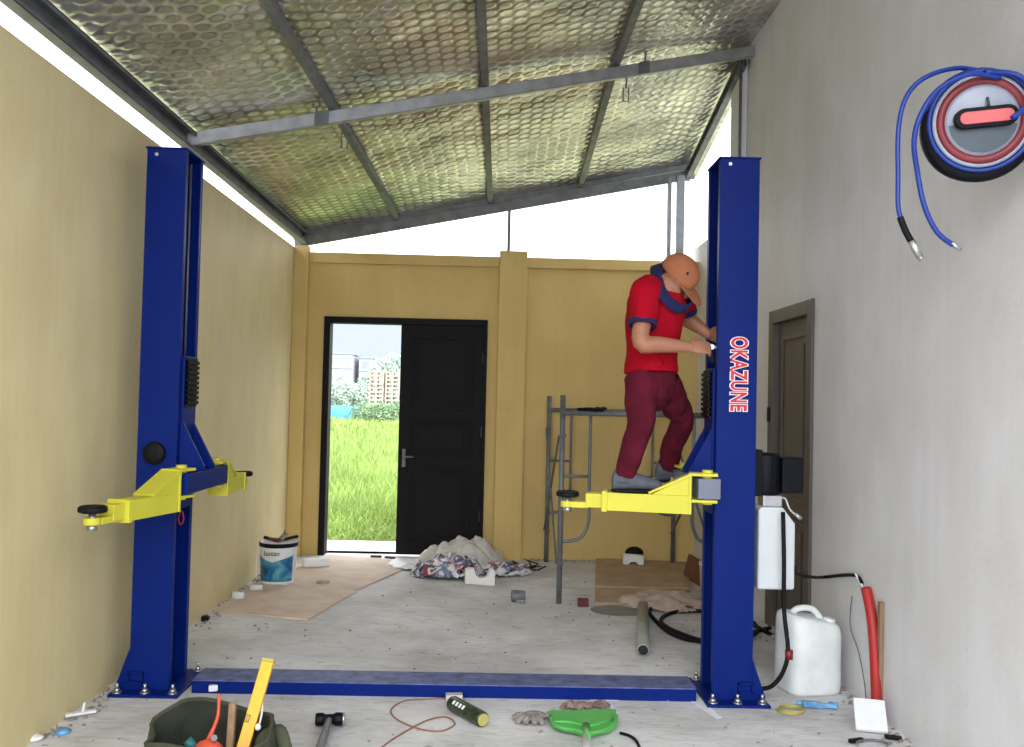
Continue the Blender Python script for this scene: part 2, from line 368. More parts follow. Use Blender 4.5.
def cbeam(mb, a, b, w, h, up=(0,0,1), t=.006, open_side=-1):
    """C-channel along a->b (a,b on the centreline of its height)"""
    a, b = V(a), V(b); d = (b-a).normalized(); x = d.cross(V(up)).normalized(); u = x.cross(d)
    s = open_side
    mb.beam(a-x*s*(w/2-t/2), b-x*s*(w/2-t/2), t, h, u)
    for q in (1, -1):
        mb.beam(a+u*q*(h/2-t/2), b+u*q*(h/2-t/2), w, t, u)
        mb.beam(a+x*s*(w/2-t/2)+u*q*(h/2-.012), b+x*s*(w/2-t/2)+u*q*(h/2-.012), t, .022, u)
# main beam
tb = thing('roof_beam', 'long galvanized steel beam crossing under the foil ceiling above the lift', 'beam', (XL, 5.6, bt_l.z))
A = line_at(bt_l, bt_r, XL-.05); B = line_at(bt_l, bt_r, XR); A2 = line_at(bb_l, bb_r, XL-.05); B2 = line_at(bb_l, bb_r, XR)
hh = (A-A2).length
mb = MB(); cbeam(mb, (A+A2)/2, (B+B2)/2, .05, (A.z-A2.z), open_side=-1); mb.build('channel', m_galv, tb)
for px in (322, 642):                   # splice and purlin seats
    q = ray_plane(px, 90, bl0, bn).x; p = (line_at(bt_l, bt_r, q)+line_at(bb_l, bb_r, q))/2
    d = (B-A).normalized(); MB().obox(p+V((.01,-.034,0)), d, (0,1,0), (0,0,1), .09, .012, hh*1.1).build('splice_plate', m_galvd, tb, bevel=.002)
def clip(px, py, par, Yy):
    p = ray_plane(px, py, bl0, bn) + V((0, Yy, 0)); mb = MB()
    mb.tube([p+V((-.02,0,-.05)), p+V((.02,0,-.05)), p+V((.02,0,.05)), p+V((-.02,0,.05))], .006, 8, True, 0); c_ = (line_at(bt_l, bt_r, p.x)+line_at(bb_l, bb_r, p.x))/2; mb.cyl(p+V((0, 0, -.05 if c_.z < p.z else .05)), c_, .007, seg=8); return mb.build('wire_clip', m_galvd, par)
clip(318, 102, tb, -.05); clip(343, 138, tb, .06); clip(645, 46, tb, -.05); clip(627, 92, tb, .06)
# back beam
kb = thing('roof_beam', 'galvanized steel beam under the far roof edge above the back wall', 'beam', (XL, 8.9, kt_l.z))
A = line_at(kt_l, kt_r, XL-.08); B = line_at(kt_l, kt_r, XR); A2 = line_at(kb_l, kb_r, XL-.08); B2 = line_at(kb_l, kb_r, XR)
mb = MB(); cbeam(mb, (A+A2)/2, (B+B2)/2, .05, A.z-A2.z); mb.build('channel', m_galvd, kb)
MB().beam(A+V((0,.01,.03)), B+V((0,.01,.03)), .02, .05).build('edge_flashing', m_galvd, kb)
# left edge rail
lr = MB(); cbeam(lr, (XL+.02, .85, 3.07), (XL+.02, 8.95, 3.065), .06, .12, open_side=1)
tag(lr.build('edge_rail', m_galvd, None, (XL+.02, .85, 3.08)), 'dark steel edge rail running above the left yellow wall', 'beam')
rr = MB(); cbeam(rr, (XR-.06, 6.9, roofz(XR-.06, 6.9)-.05), (XR-.06, 8.95, roofz(XR-.06, 8.95)-.05), .05, .1, open_side=-1)
tag(rr.build('edge_rail', m_galvd, None, (XR-.06, 6.9, 4)), 'short steel edge rail under the roof at the right above the open gap', 'beam')
# purlins
plab = ['left purlin of the three under the foil ceiling', 'middle purlin of the three under the foil ceiling', 'right purlin of the three under the foil ceiling']
for i, (xa, xb) in enumerate([(-1.20, -1.02), (-.155, -.105), (.85, .785)]):
    mb = MB(); pts = []
    for Y in (.85, line_at(bt_l, bt_r, xa).y, 8.95):
        X = lerp(xa, xb, max(0, Y-3)/6); pts.append(V((X, Y, roofz(X, Y)+PUR/2)))
    for a, b in zip(pts, pts[1:]): mb.beam(a, b, .05, PUR-.004)
    tag(mb.build('purlin', m_galvd, None, pts[0]), 'thin dark steel '+plab[i], 'beam', None)
# posts in the open gap over the back wall
def gap_post(x, y1, wd, lab, z0=2.88):
    p = atY(x, y1, 8.72); mb = MB(); mb.box(p.x-wd/2, p.x+wd/2, 8.69, 8.75, z0, line_at(kb_l, kb_r, p.x).z+.02)
    tag(mb.build('gap_post', m_galvd, None, (p.x, 8.72, z0)), lab, 'post')
gap_post(509, 230, .03, 'thin steel post over the middle pilaster below the roof edge', 2.86)
gap_post(669, 220, .035, 'thin dark steel post in the gap right behind the cap', 2.86)
gap_post(680, 220, .075, 'wider pale steel post in the right corner of the roof gap', 2.86)
mb = MB(); mb.cyl((XR-.07, 6.93, 2.2), (XR-.07, 6.93, roofz(XR-.07, 6.93)-.02), .012)
tag(mb.build('wall_conduit', m_galvd, None, (XR-.07, 6.93, 2.2)), 'thin dark conduit running up the white wall above the right lift post', 'pipe')

# ------------------------------------------------------------------ back door
dr = struct(bpy.data.objects.new('door_1', None)); C.objects.link(dr); dr.location = (DX0, YB, 0)
fw = .06
mb = MB().box(DX0, DX0+fw, YB-.03, YB+.13, 0, DH).box(DX1-fw*.6, DX1, YB-.03, YB+.13, 0, DH).box(DX0+fw, DX1-fw*.6, YB-.03, YB+.13, DH-.06, DH)
mb.build('door_frame', m_door, dr, bevel=.004)
LX0, LX1 = -.925, DX1-.028
def leaf(x0, x1, y, z0, z1, par, m, panels, th=.045, gold=None, axis='x'):
    mb = MB()
    if axis == 'x': bx = lambda a, b, c, d, e, f: mb.box(a, b, c, d, e, f)
    else: bx = lambda a, b, c, d, e, f: mb.box(c, d, a, b, e, f)
    bx(x0, x1, y, y+th, z0, z1)
    s = -1
    for (pz0, pz1) in panels:
        a, b = x0+.13*(x1-x0), x1-.13*(x1-x0)
        for (q0, q1, q2, q3) in ((a, b, pz0, pz0+.025), (a, b, pz1-.025, pz1), (a, a+.025, pz0+.025, pz1-.025), (b-.025, b, pz0+.025, pz1-.025)):
            bx(q0, q1, y-.016, y, q2, q3)
        bx(a+.07, b-.07, y-.012, y, pz0+.07, pz1-.07)
    return mb.build('door_leaf', m, par, bevel=.003)
lf = leaf(LX0, LX1, YB-.01, .02, DH-.06, dr, m_door, [(.14, .86), (.96, 1.3), (1.4, 2.1)])
mb = MB(); mb.box(LX0+.04, LX0+.07, YB-.02, YB-.01, .85, 1.02); mb.tube([(LX0+.055, YB-.03, .95), (LX0+.055, YB-.06, .95), (LX0+.15, YB-.06, .95)], .009, 8, smooth=0); mb.build('door_handle', m_galvd, lf)
for z in (.4, 1.2, 1.9): MB().cyl((LX1-.005, YB-.018, z-.05), (LX1-.005, YB-.018, z+.05), .009).build('hinge', m_galvd, lf)
# right door
dr = struct(bpy.data.objects.new('door_2', None)); C.objects.link(dr); dr.location = (XR, DY0, 0)
mb = MB().box(XR-.02, XR+.1, DY0, DY0+.09, 0, DZ).box(XR-.02, XR+.1, DY1-.09, DY1, 0, DZ).box(XR-.02, XR+.1, DY0+.09, DY1-.09, DZ-.09, DZ)
mb.build('door_frame', m_doorr, dr, bevel=.004)
lf = leaf(DY0+.09, DY1-.09, XR+.03, 0.01, DZ-.09, dr, m_doorr, [(.14, .78), (.9, 1.98)], axis='y')
MB().box(XR-.03, XR-.018, DY1-.06, DY1-.02, 1.4, 1.5).build('hinge', m_black, dr)

# ================================================================== LIFT
def channel_column(name, sx, xi, xo, y0, y1, z1, par):
    """C section open toward the other post. xi inner edge, xo outer (web)"""
    t = .009; mb = MB(); a, b = min(xi, xo), max(xi, xo)
    mb.box(a, b, y0, y0+t, .012, z1); mb.box(a, b, y1-t, y1, .012, z1)
    w0, w1 = (xo, xo+t) if sx < 0 else (xo-t, xo)
    mb.box(w0, w1, y0+t, y1-t, .012, z1)
    l0, l1 = (xi-t, xi) if sx < 0 else (xi, xi+t)
    mb.box(l0, l1, y0+t, y0+t+.028, .012, z1); mb.box(l0, l1, y1-t-.028, y1-t, .012, z1)
    return mb.build(name, m_blue, par, bevel=.002)

def swing_arm(par, piv, pad, z0, zt):
    """piv: pivot XY, pad: pad XY, z0: underside of the cross beam"""
    arm = None
    p, q = V((piv[0], piv[1], 0)), V((pad[0], pad[1], 0)); d = (q-p); L = d.length; d.normalize(); n = V((-d.y, d.x, 0)); Z = V((0,0,1))
    top, bot = z0+.012, z0-.078; wd = .1
    at = lambda s, z, o=0: p+d*s+n*o+Z*z
    mb = MB()
    mb.beam(at(.085, (top+bot)/2), at(L*.72, (top+bot)/2), wd, top-bot)
    mb.beam(at(.075, (z0+.12+bot)/2), at(.088, (z0+.12+bot)/2), wd+.01, z0+.12-bot)        # tall end plate
    mb.beam(at(L*.70, (top+bot)/2), at(L*.74, (top+bot)/2), wd+.014, top-bot+.012)         # end collar
    for o in (-wd/2+.006, wd/2-.006):                                                     # side webs of the gusset
        mb.prism([at(.088, top, o-.004), at(.27, top, o-.004), at(.088, z0+.115, o-.004)], n*.008)
    a, b = at(.078, z0+.118), at(.285, top+.006)
    mb.beam(a, b, wd+.012, .012)
    arm = mb.build('swing_arm', m_yel, par, bevel=.002)
    mb = MB()
    mb.beam(at(-.05, z0+.118), at(.09, z0+.118), wd, .014); mb.beam(at(-.05, z0-.012), at(.085, z0-.012), wd, .014)
    mb.cyl(at(0, z0-.03), at(0, z0+.14), .026); mb.build('pivot_fork', m_yel, arm, bevel=.002)
    mb = MB(); mb.beam(at(L*.68, (top+bot)/2), at(L*.86, (top+bot)/2), wd-.022, top-bot-.02); mb.beam(at(L*.84, bot+.02), at(L-.02, bot+.02), wd-.03, .03)
    mb.cyl(at(L, bot+.005), at(L, bot+.035), .035); mb.build('extension_tube', m_yel, arm, bevel=.002)
    mb = MB(); mb.cyl(at(L, bot-.012), at(L, top-.03), .016); mb.cyl(at(L, bot-.02), at(L, bot+.005), .022, seg=6); mb.build('pad_stem', m_steel, arm)
    mb = MB(); mb.lathe([(.045, 0), (.057, .004), (.06, .012), (.057, .026), (.05, .03), (.044, .026), (.02, .025)], at(L, top-.035), 28); mb.build('lift_pad', m_black, arm)
    return arm

def lift_post(sx, xi, xo, lab, z0, pads, ztop):
    cx = (xi+xo)/2; y0, y1 = 4.60, 4.87
    r = thing('lift_post', lab, 'car lift', (cx, 4.73, 0))
    col = channel_column('column', sx, xi, xo, y0, y1, ztop, r)
    a, b = min(xi, xo), max(xi, xo)
    MB().box(a-.006, b+.006, y0-.006, y1+.006, ztop, ztop+.008).build('top_cap', m_blue, r)
    MB().cyl((a+.05, y0-.006, ztop-.03), (a+.05, y0+.001, ztop-.03), .009).build('cap_bolt', m_steel, r)
    o0, o1 = (a-.07, b+.075) if sx < 0 else (a-.045, b+.07)
    base = MB().box(o0, o1, y0-.09, y1+.09, 0, .014).build('base_plate', m_blue, r, bevel=.003)
    for bx in (o0+.035, (o0+o1)/2+.0, o1-.035):
        for by in (y0-.055, y1+.055):
            mb = MB(); mb.cyl((bx, by, .014), (bx, by, .02), .024); mb.cyl((bx, by, .02), (bx, by, .036), .016, seg=6); mb.cyl((bx, by, .036), (bx, by, .06), .008); mb.build('anchor_bolt', m_steel, base)
    # outer gussets
    xo2 = o0+.004 if sx < 0 else o1-.004
    for yy in (y0, y1-.009):
        mb = MB(); mb.prism([(xo, yy, .014), (xo2, yy, .014), (xo2, yy, .03), (xo, yy, .22)], (0, .009, 0)); mb.build('foot_gusset', m_blue, r)
    mb = MB(); c = V((xo + sx*(-.035), y0-.012, .075))
    for e in ((-.035, .0), (.035, .0)): mb.box(c.x+e[0]-.005, c.x+e[0]+.005, c.y-.004, c.y+.012, c.z-.025, c.z+.025)
    mb.box(c.x-.04, c.x+.04, c.y-.004, c.y+.012, c.z+.018, c.z+.028); mb.box(c.x-.04, c.x+.04, c.y-.004, c.y+.012, c.z-.028, c.z-.018); mb.build('foot_bracket', m_blue, r)
    # carriage
    s0, s1 = (xi-.13, xi+.012) if sx < 0 else (xi-.012, xi+.13)
    car = MB().box(s0, s1, y0+.045, y1-.045, z0-.1, 1.70).build('carriage', m_blue, r, bevel=.004)
    inn = xi - sx*.012       # face toward the room middle
    mb = MB()
    for k in range(9):
        z = 1.45+k*.026; mb.box(min(inn, inn-sx*.022), max(inn, inn-sx*.022), y0+.06, y1-.06, z, z+.018)
    mb.box(min(inn, inn-sx*.012), max(inn, inn-sx*.012), y0+.06, y1-.06, 1.44, 1.69); mb.build('door_guard', m_black, car)
    beamx = xi - sx*.075
    for yy in (y0+.05, y1-.062):
        mb = MB(); mb.prism([(inn, yy, z0+.09), (inn-sx*.115, yy, z0+.09), (inn-sx*.115, yy, z0+.12), (inn, yy, z0+.34)], (0, .012, 0)); mb.build('carriage_gusset', m_blue, car)
    mb = MB().box(beamx-.055, beamx+.055, 4.41, 5.05, z0, z0+.1); mb.build('cross_beam', m_greybox if sx > 0 else m_blue, car, bevel=.003)  # right one is greyer than the blue left one
    for k, (py, pd) in enumerate(zip((4.46, 5.0), pads)): swing_arm(r, (beamx, py), pd, z0, 0)
    # wire rope inside the channel
    for q in (.05, .08): MB().cyl((xi+sx*q, y1-.05, 1.7), (xi+sx*q, y1-.05, ztop-.02), .006, seg=8).build('lift_cable', m_galvd, r)
    return r
# sx: outward direction
LP = lift_post(-1, -1.615, -1.815, 'blue car lift post by the left yellow wall with yellow swing arms', 1.015, [(-1.70, 3.86), (-1.585, 5.72)], 2.755)
RP = lift_post(1, 1.13, 1.335, 'blue car lift post by the white wall with vertical red lettering', 1.045, [(.375, 4.62), (1.0, 5.62)], 2.785)
# lock cover on the left column
p = atY(155, 453, 4.60); mb = MB(); mb.lathe([(.056, 0), (.056, .02), (.05, .028), (.02, .03)], (p.x, 4.6, p.z), 28, (0,-1,0)); mb.build('lock_cover', m_black, LP)
p = atY(181, 519, 4.72); mb = MB(); mb.tube([p+V((0,0,.045)), p+V((-.014,0,0)), p+V((0,0,-.03)), p+V((.014,0,0))], .004, 8, True, 4); mb.build('release_ring', m_red, LP)
# lettering
def text_mesh(name, body, size, m, par, loc, rot, extrude=.001, offset=0, sp=1.0, xs=1.0):
    cu = bpy.data.curves.new(name, 'FONT'); cu.body = body; cu.size = size; cu.extrude = extrude; cu.offset = offset; cu.space_character = sp
    cu.align_x = 'CENTER'; cu.align_y = 'CENTER'
    t = bpy.data.objects.new('tmp', cu); C.objects.link(t); dg = bpy.context.evaluated_depsgraph_get()
    me = bpy.data.meshes.new_from_object(t.evaluated_get(dg)); bpy.data.objects.remove(t)
    me.materials.clear(); me.materials.append(m); me.transform(Matrix.Diagonal((xs, 1, 1, 1)))
    o = bpy.data.objects.new(name, me); C.objects.link(o); o.parent = par
    o.location = V(loc)-parent_origin(par); o.rotation_euler = rot; return o
p0 = atY(738, 374, 4.6)
rot = (PI/2, PI/2, 0)
text_mesh('lettering_outline', 'OKAZUNE', .116, m_graph_w, RP, (p0.x, 4.598, p0.z), rot, .0008, .0085, 1.12, .64)
text_mesh('lettering', 'OKAZUNE', .116, m_graph_r, RP, (p0.x, 4.5965, p0.z), rot, .0008, .003, 1.12, .64)

# power unit on the outer side of the right column
pu = MB(); pu.lathe([(.03,0),(.074,.005),(.08,.02),(.08,.2),(.074,.215),(.03,.22)], (1.425, 4.73, 1.045), 28)
for k in range(14):
    a = 2*PI*k/14; pu.obox((1.425+.078*math.cos(a), 4.73+.078*math.sin(a), 1.15), (math.cos(a), math.sin(a), 0), (-math.sin(a), math.cos(a), 0), (0,0,1), .008, .006, .17)
pw = pu.build('power_unit', m_blackpl, RP)
MB().box(1.335, 1.39, 4.66, 4.8, 1.04, 1.28).build('mounting_bracket', m_blackpl, pw, bevel=.004)
MB().box(1.49, 1.60, 4.65, 4.80, 1.06, 1.24).box(1.48, 1.6, 4.66, 4.80, 1.235, 1.245).build('control_box', m_blackpl, pw, bevel=.005)
MB().box(1.40, 1.50, 4.68, 4.78, .985, 1.045).build('valve_block', m_steel, pw, bevel=.004)
mb = MB(); mb.tube([(1.49, 4.70, 1.02), (1.52, 4.70, 1.03), (1.545, 4.69, .97), (1.59, 4.68, .935)], .006, 8); mb.tube([(1.57, 4.683, .95), (1.60, 4.68, .925)], .011, 8, smooth=0); mb.build('release_lever', m_steel, pw)
mb = MB(); mb.prism([(1.372, 4.66, .56), (1.565, 4.66, .56), (1.565, 4.66, .90), (1.50, 4.66, .985), (1.385, 4.66, .985), (1.372, 4.66, .965)], (0, .16, 0)); mb.build('oil_tank', m_tank, pw, bevel=.012)
mb = MB(); mb.tube([atY(783, 512, 4.62), atY(784, 560, 4.60), atY(784, 610, 4.60), atY(788, 650, 4.56), atY(783, 672, 4.56), atY(772, 686, 4.58), atY(760, 689, 4.62)], .011, 10); mb.build('hydraulic_hose', m_black, pw)
q = atY(789, 655, 4.56); MB().cyl(q+V((0,0,-.02)), q+V((0,0,.025)), .02).build('hose_coupling', m_redring, pw)

# floor beam between posts
fb = thing('floor_beam', 'low dusty blue steel beam on the floor joining the two lift posts', 'beam', (-.25, 4.7, 0))
mb = MB(); mb.box(-1.50, 1.05, 4.60, 4.606, 0, .06); mb.box(-1.50, 1.05, 4.80, 4.806, 0, .06); mb.build('side_flange', m_blue, fb)
MB().box(-1.50, 1.05, 4.60, 4.806, .06, .066).build('cover_plate', m_bluedust, fb, bevel=.002)

# ================================================================== SCAFFOLD
sc = thing('scaffold', 'grey tubular steel scaffold frames standing by the back right corner', 'scaffold', (1.1, 7.6, 0))
def frame(x0, x1, Y, ztop):
    mb = MB(); r = .019
    for x in (x0, x1): mb.cyl((x, Y, 0), (x, Y, ztop), .021, seg=14)
    mb.cyl((x0, Y, ztop-.13), (x1, Y, ztop-.13), .021, seg=14)
    for x, s in ((x0, 1), (x1, -1)):
        mb.tube([(x+s*.21, Y, ztop-.13), (x+s*.21, Y, .8), (x+s*.21, Y, .62), (x+s*.17, Y, .51), (x+s*.1, Y, .47), (x, Y, .46)], .013, 10)
        mb.cyl((x, Y, .95), (x+s*.21, Y, .95), .012, seg=10)
    fr = mb.build('frame', m_galvd, sc)
    for x, s in ((x0, 1), (x1, -1)):
        for z in (.3, ztop-.3): mb = MB(); mb.cyl((x, Y-.02, z), (x+s*.03, Y-.02, z), .008, seg=8); mb.build('brace_pin', m_galvd, fr)
frame(.50, 1.70, 6.76, 1.555); frame(.50, 1.69, 8.48, 1.555)
for x in (.50, 1.70):
    for za, zb in ((1.25, .3), (.3, 1.25)):
        mb = MB(); mb.beam((x-.025, 6.76, za), (x-.025, 8.48, zb), .016, .016); mb.build('cross_brace', m_galvd, sc)
# dark rag / glove bundle on the top rail
mb = MB(); p = atY(592, 409, 6.76)
for k in range(9):
    a = V((p.x-.09+.022*k, 6.76+random.uniform(-.03,.03), 1.45+random.uniform(0,.012))); mb.ell(a, (.028, .035, .014), None, 10, 6)
tag(mb.build('tie_wire_coil', m_black, None, (p.x, 6.76, 1.45)), 'small dark bundle of ties lying on the scaffold top rail', 'rag')

# ================================================================== PERSON
SP = thing('person', 'person in red polo, maroon trousers and brown cap standing bent on the yellow arm', 'person', atY(650, 492, 4.55))
def P(x, y, Y): return atY(x, y, Y)
def loft(mb, pts, rad, side=(0,1,0), seg=20, sub=4, cap=True):
    """pts with radii (a along side, b across)"""
    pts = [V(p) for p in pts]; R = [V((r[0], r[1], 0)) if isinstance(r, tuple) else V((r, r, 0)) for r in rad]
    sp = spline(pts, sub); sr = spline(R, sub); rs = []; n = len(sp); sd = V(side)
    for i in range(n):
        t = (sp[min(i+1, n-1)]-sp[max(i-1, 0)]).normalized(); x = (sd-t*sd.dot(t)).normalized(); y = t.cross(x)
        rs.append([sp[i]+x*sr[i].x*math.cos(2*PI*k/seg)+y*sr[i].y*math.sin(2*PI*k/seg) for k in range(seg)])
    if cap:                              # rounded ends
        def end(ring, c, t, s):
            out = []
            for q in (.35, .7, .93):
                out.append([c + (v-c)*math.sqrt(1-q*q) + t*s*q*min((ring[0]-c).length, (ring[seg//4]-c).length) for v in ring])
            return out
        t0 = (sp[1]-sp[0]).normalized(); t1 = (sp[-1]-sp[-2]).normalized()
        rs = end(rs[0], sp[0], t0, -1)[::-1] + rs + end(rs[-1], sp[-1], t1, 1)
    mb.rings(rs)
def fuse(mb, name, m, par, voxel=.006, smooth=3, keep=None):
    o = mb.build(name, m, par)
    md = o.modifiers.new('r', 'REMESH'); md.mode = 'VOXEL'; md.voxel_size = voxel; md.use_smooth_shade = True
    if smooth: s = o.modifiers.new('s', 'SMOOTH'); s.factor = .5; s.iterations = smooth
    dg = bpy.context.evaluated_depsgraph_get(); dg.update(); me = bpy.data.meshes.new_from_object(o.evaluated_get(dg))
    o.modifiers.clear(); o.data = me
    if not me.materials: me.materials.append(m if not isinstance(m, list) else m[0])
    for f in me.polygons: f.use_smooth = True
    return o
# joints
sh_n, el_n, wr_n = P(645, 290, 4.50), P(641, 343, 4.42), P(689, 347, 4.45)
sh_f, el_f, wr_f = P(680, 291, 4.80), P(685, 317, 4.86), P(708, 334, 4.80)
hip_n, kn_n, an_n = P(641, 384, 4.59), P(641, 424, 4.46), P(625, 477, 4.53)
hip_f, kn_f, an_f = P(663, 386, 4.74), P(682, 417, 4.90), P(667, 463, 5.10)
an_n.z, an_f.z = 1.145, 1.155
hc = P(677, 277, 4.65)                    # head centre
hf = V((.52, -.42, -.74)).normalized()    # face direction
hs = hf.cross(V((0,0,1))).normalized()    # his right side (to the camera)
hu = hs.cross(hf).normalized()            # crown direction
if hu.z < 0: hu = -hu
# BODY (skin): one continuous surface
b = MB()
spine = [P(651, 382, 4.66), P(650, 352, 4.66), P(654, 318, 4.65), P(660, 294, 4.65)]
loft(b, spine, [(.10, .08), (.10, .08), (.125, .09), (.09, .06)])
nb = P(665, 290, 4.60)
loft(b, [nb, nb.lerp(hc, .55), hc-hf*.01], [.092, .066, .058], hs)
# head: cranium + face wedge
Rh = Matrix((hs, hf, hu)).transposed()
HW, HD, HH = .074, .094, .098
b.ell(hc+hu*.018-hf*.008, (HW, HD, HH*.86), Rh, 28, 18)
b.ell(hc-hu*.045+hf*.022, (HW*.78, HD*.72, .068), Rh, 24, 14)      # jaw
b.ell(hc-hu*.098+hf*.055, (.028, .026, .02), Rh, 14, 8)            # chin
loft(b, [hc+hf*.086+hu*.012, hc+hf*.100-hu*.012, hc+hf*.112-hu*.032], [.010, .012, .016], hs, 12)   # nose
b.ell(hc+hf*.092-hu*.062, (.026, .014, .007), Rh, 14, 8)           # lips
b.ell(hc+hf*.090-hu*.074, (.022, .014, .008), Rh, 14, 8)
b.ell(hc+hf*.084+hu*.022, (.05, .016, .010), Rh, 16, 8)            # brow
for s in (1, -1):
    b.ell(hc+hs*s*.076-hf*.004-hu*.012, (.012, .02, .032), Rh, 14, 10)
# arms
loft(b, [sh_n, sh_n.lerp(el_n, .5), el_n, el_n.lerp(wr_n, .35), wr_n], [.045, .046, .042, .042, .027], (0,1,0))
loft(b, [sh_f, sh_f.lerp(el_f, .5), el_f, el_f.lerp(wr_f, .35), wr_f], [.043, .044, .041, .041, .027], (0,1,0))
# legs
loft(b, [hip_n, hip_n.lerp(kn_n, .5), kn_n, kn_n.lerp(an_n, .35), an_n, an_n-V((0,0,.03))], [.065, .055, .045, .045, .032, .028])
loft(b, [hip_f, hip_f.lerp(kn_f, .5), kn_f, kn_f.lerp(an_f, .35), an_f, an_f-V((0,0,.03))], [.065, .055, .045, .045, .032, .028])
# hands: palm + five fingers curling
def hand(b, wr, dr, pn, thumb_side, curl=1.0, sc_=1.0):
    """dr finger direction, pn palm normal (curl towards), thumb_side lateral direction"""
    dr, pn = V(dr).normalized(), V(pn).normalized(); lat = V(thumb_side); lat = (lat-dr*lat.dot(dr)).normalized(); pn = (pn-dr*pn.dot(dr)-lat*pn.dot(lat)).normalized()
    L = .078*sc_
    loft(b, [wr-dr*.015, wr+dr*L*.3, wr+dr*L*.75, wr+dr*L], [(.024, .019), (.034, .017), (.04, .016), (.038, .012)], lat, 16)
    tips = []
    for k, (o, ln) in enumerate(((.030, .068), (.010, .076), (-.010, .071), (-.029, .056))):
        base = wr+dr*(L*.95)+lat*o*sc_; a = .35*curl; p = base; pts = [base-dr*.02, base]; d_ = dr.copy()
        for seg_ in (.45, .3, .25):
            d_ = (d_*math.cos(a)+pn*math.sin(a)*1.0).normalized(); p = p+d_*ln*seg_*sc_; pts.append(p); a = .75*curl
        loft(b, pts, [.0088, .0088, .0082, .0075, .0062], lat, 10, 3); tips.append(p)
    base = wr+dr*L*.25+lat*.026
    loft(b, [base, base+lat*.02+dr*.015+pn*.008, base+lat*.03+dr*.04+pn*.02, base+lat*.022+dr*.062+pn*.03], [.014, .0125, .0105, .008], pn, 10, 3)
    return tips
tp_n = hand(b, wr_n, (1, .12, .02), (0, .9, -.5), (.1, .5, .9), 1.0)
tp_f = hand(b, wr_f, (1, -.2, -.25), (-.2, -.6, -.7), (.1, -.4, .8), .9, .95)
body = fuse(b, 'body', m_skin, SP, .0045, 2)
# eyes, brows & hair
for s in (1, -1):
    e = MB(); e.ell(hc+hf*.078+hs*s*.03+hu*.002, (.012, .011, .008), Rh, 14, 8); eo = e.build('eye', m_eye, SP)
    e = MB(); e.ell(hc+hf*.088+hs*s*.03+hu*.002, (.005, .003, .005), Rh, 10, 6); e.build('pupil', m_hair, eo)
h = MB(); h.ell(hc+hu*.022-hf*.012, (HW+.006, HD+.005, HH*.86+.004), Rh, 26, 16)
ho = h.build('hair', m_hair, SP)
bmh = bmesh.new(); bmh.from_mesh(ho.data)       # keep the hair behind the hairline only
po = parent_origin(SP)
dele = [v for v in bmh.verts if ((v.co+po-hc).dot(hf) > .045 and (v.co+po-hc).dot(hu) < .06) or ((v.co+po-hc).dot(hu) < -.035) or ((v.co+po-hc).dot(hf) > -.0 and (v.co+po-hc).dot(hu) < -.0)]
bmesh.ops.delete(bmh, geom=dele, context='VERTS'); bmh.to_mesh(ho.data); bmh.free()
# CAP
c = MB(); rings = []
cc = hc+hu*.026-hf*.004
for j in range(11):
    a = -.28+ (PI/2-.02+.28)*j/10; rr = math.cos(a) if a > 0 else 1.0; zz = math.sin(a)
    rings.append([cc + hs*(HW+.016)*rr*math.cos(2*PI*i/32) + hf*(HD+.014)*rr*math.sin(2*PI*i/32) + hu*(HH*.95)*zz for i in range(32)])
c.rings(rings, cap=False)
capo = c.build('cap', m_cap, SP); sm = capo.modifiers.new('s', 'SOLIDIFY'); sm.thickness = .003; sm.offset = 1
c = MB()
top, bo = [], []
N_ = 24; rows = []
for k in range(7):
    t = k/6; row = []
    for i in range(N_+1):
        a = PI*(.08+.84*i/N_); ex = .098*t*math.sin(a)**.6
        row.append(cc - hu*(.020-.022*math.cos(a)**2*t+.02*t) + hs*((HW+.014)*math.cos(a)*(1+.02*t)) + hf*((HD+.014)*math.sin(a)+ex))
    rows.append([c.bm.verts.new(p) for p in row])
for r0, r1 in zip(rows, rows[1:]):
    for i in range(N_): c._f([r0[i], r0[i+1], r1[i+1], r1[i]], True)
br = c.build('brim', m_cap, capo); s_ = br.modifiers.new('s', 'SOLIDIFY'); s_.thickness = .004
MB().ell(cc+hu*(HH*.95+.003), (.008, .008, .004), Rh, 12, 6).build('cap_button', m_cap, capo)
q = cc+hs*.062+hf*.062+hu*.045; MB().ell(q, (.006,.008,.008), Rh, 10, 6).build('cap_eyelet', m_navy, capo)
# SHIRT
b = MB()
loft(b, [P(651, 373, 4.66), P(651, 352, 4.66), P(654, 322, 4.65), P(657, 302, 4.65), P(660, 289, 4.65)], [(.165, .136), (.15, .130), (.17, .148), (.175, .15), (.13, .108)], seg=28, cap=False)
loft(b, [P(656, 297, 4.65), P(662, 290, 4.63)], [(.115, .105), (.09, .08)], seg=24)
sle = sh_n.lerp(el_n, .64); slf = sh_f.lerp(el_f, .80)
loft(b, [P(652, 292, 4.56), sh_n+V((0,0,-.02)), sh_n.lerp(el_n, .35), sle], [.085, .083, .076, .07], seg=20, cap=False)
loft(b, [P(672, 294, 4.72), sh_f+V((0,0,-.02)), sh_f.lerp(el_f, .4), slf], [.08, .075, .07, .066], seg=20, cap=False)
shirt = fuse(b, 'polo_shirt', m_shirt, SP, .007, 3)
def folds(o, amp, sc_, seed):
    for v in o.data.vertices:
        p = v.co*sc_; p.z *= .55; n_ = noise.noise(V((p.x+seed, p.y, p.z))) + .5*noise.noise(V((p.x*2.1, p.y*2.1+seed, p.z*2)))
        v.co += v.normal*n_*amp
folds(shirt, .014, 11, 3)
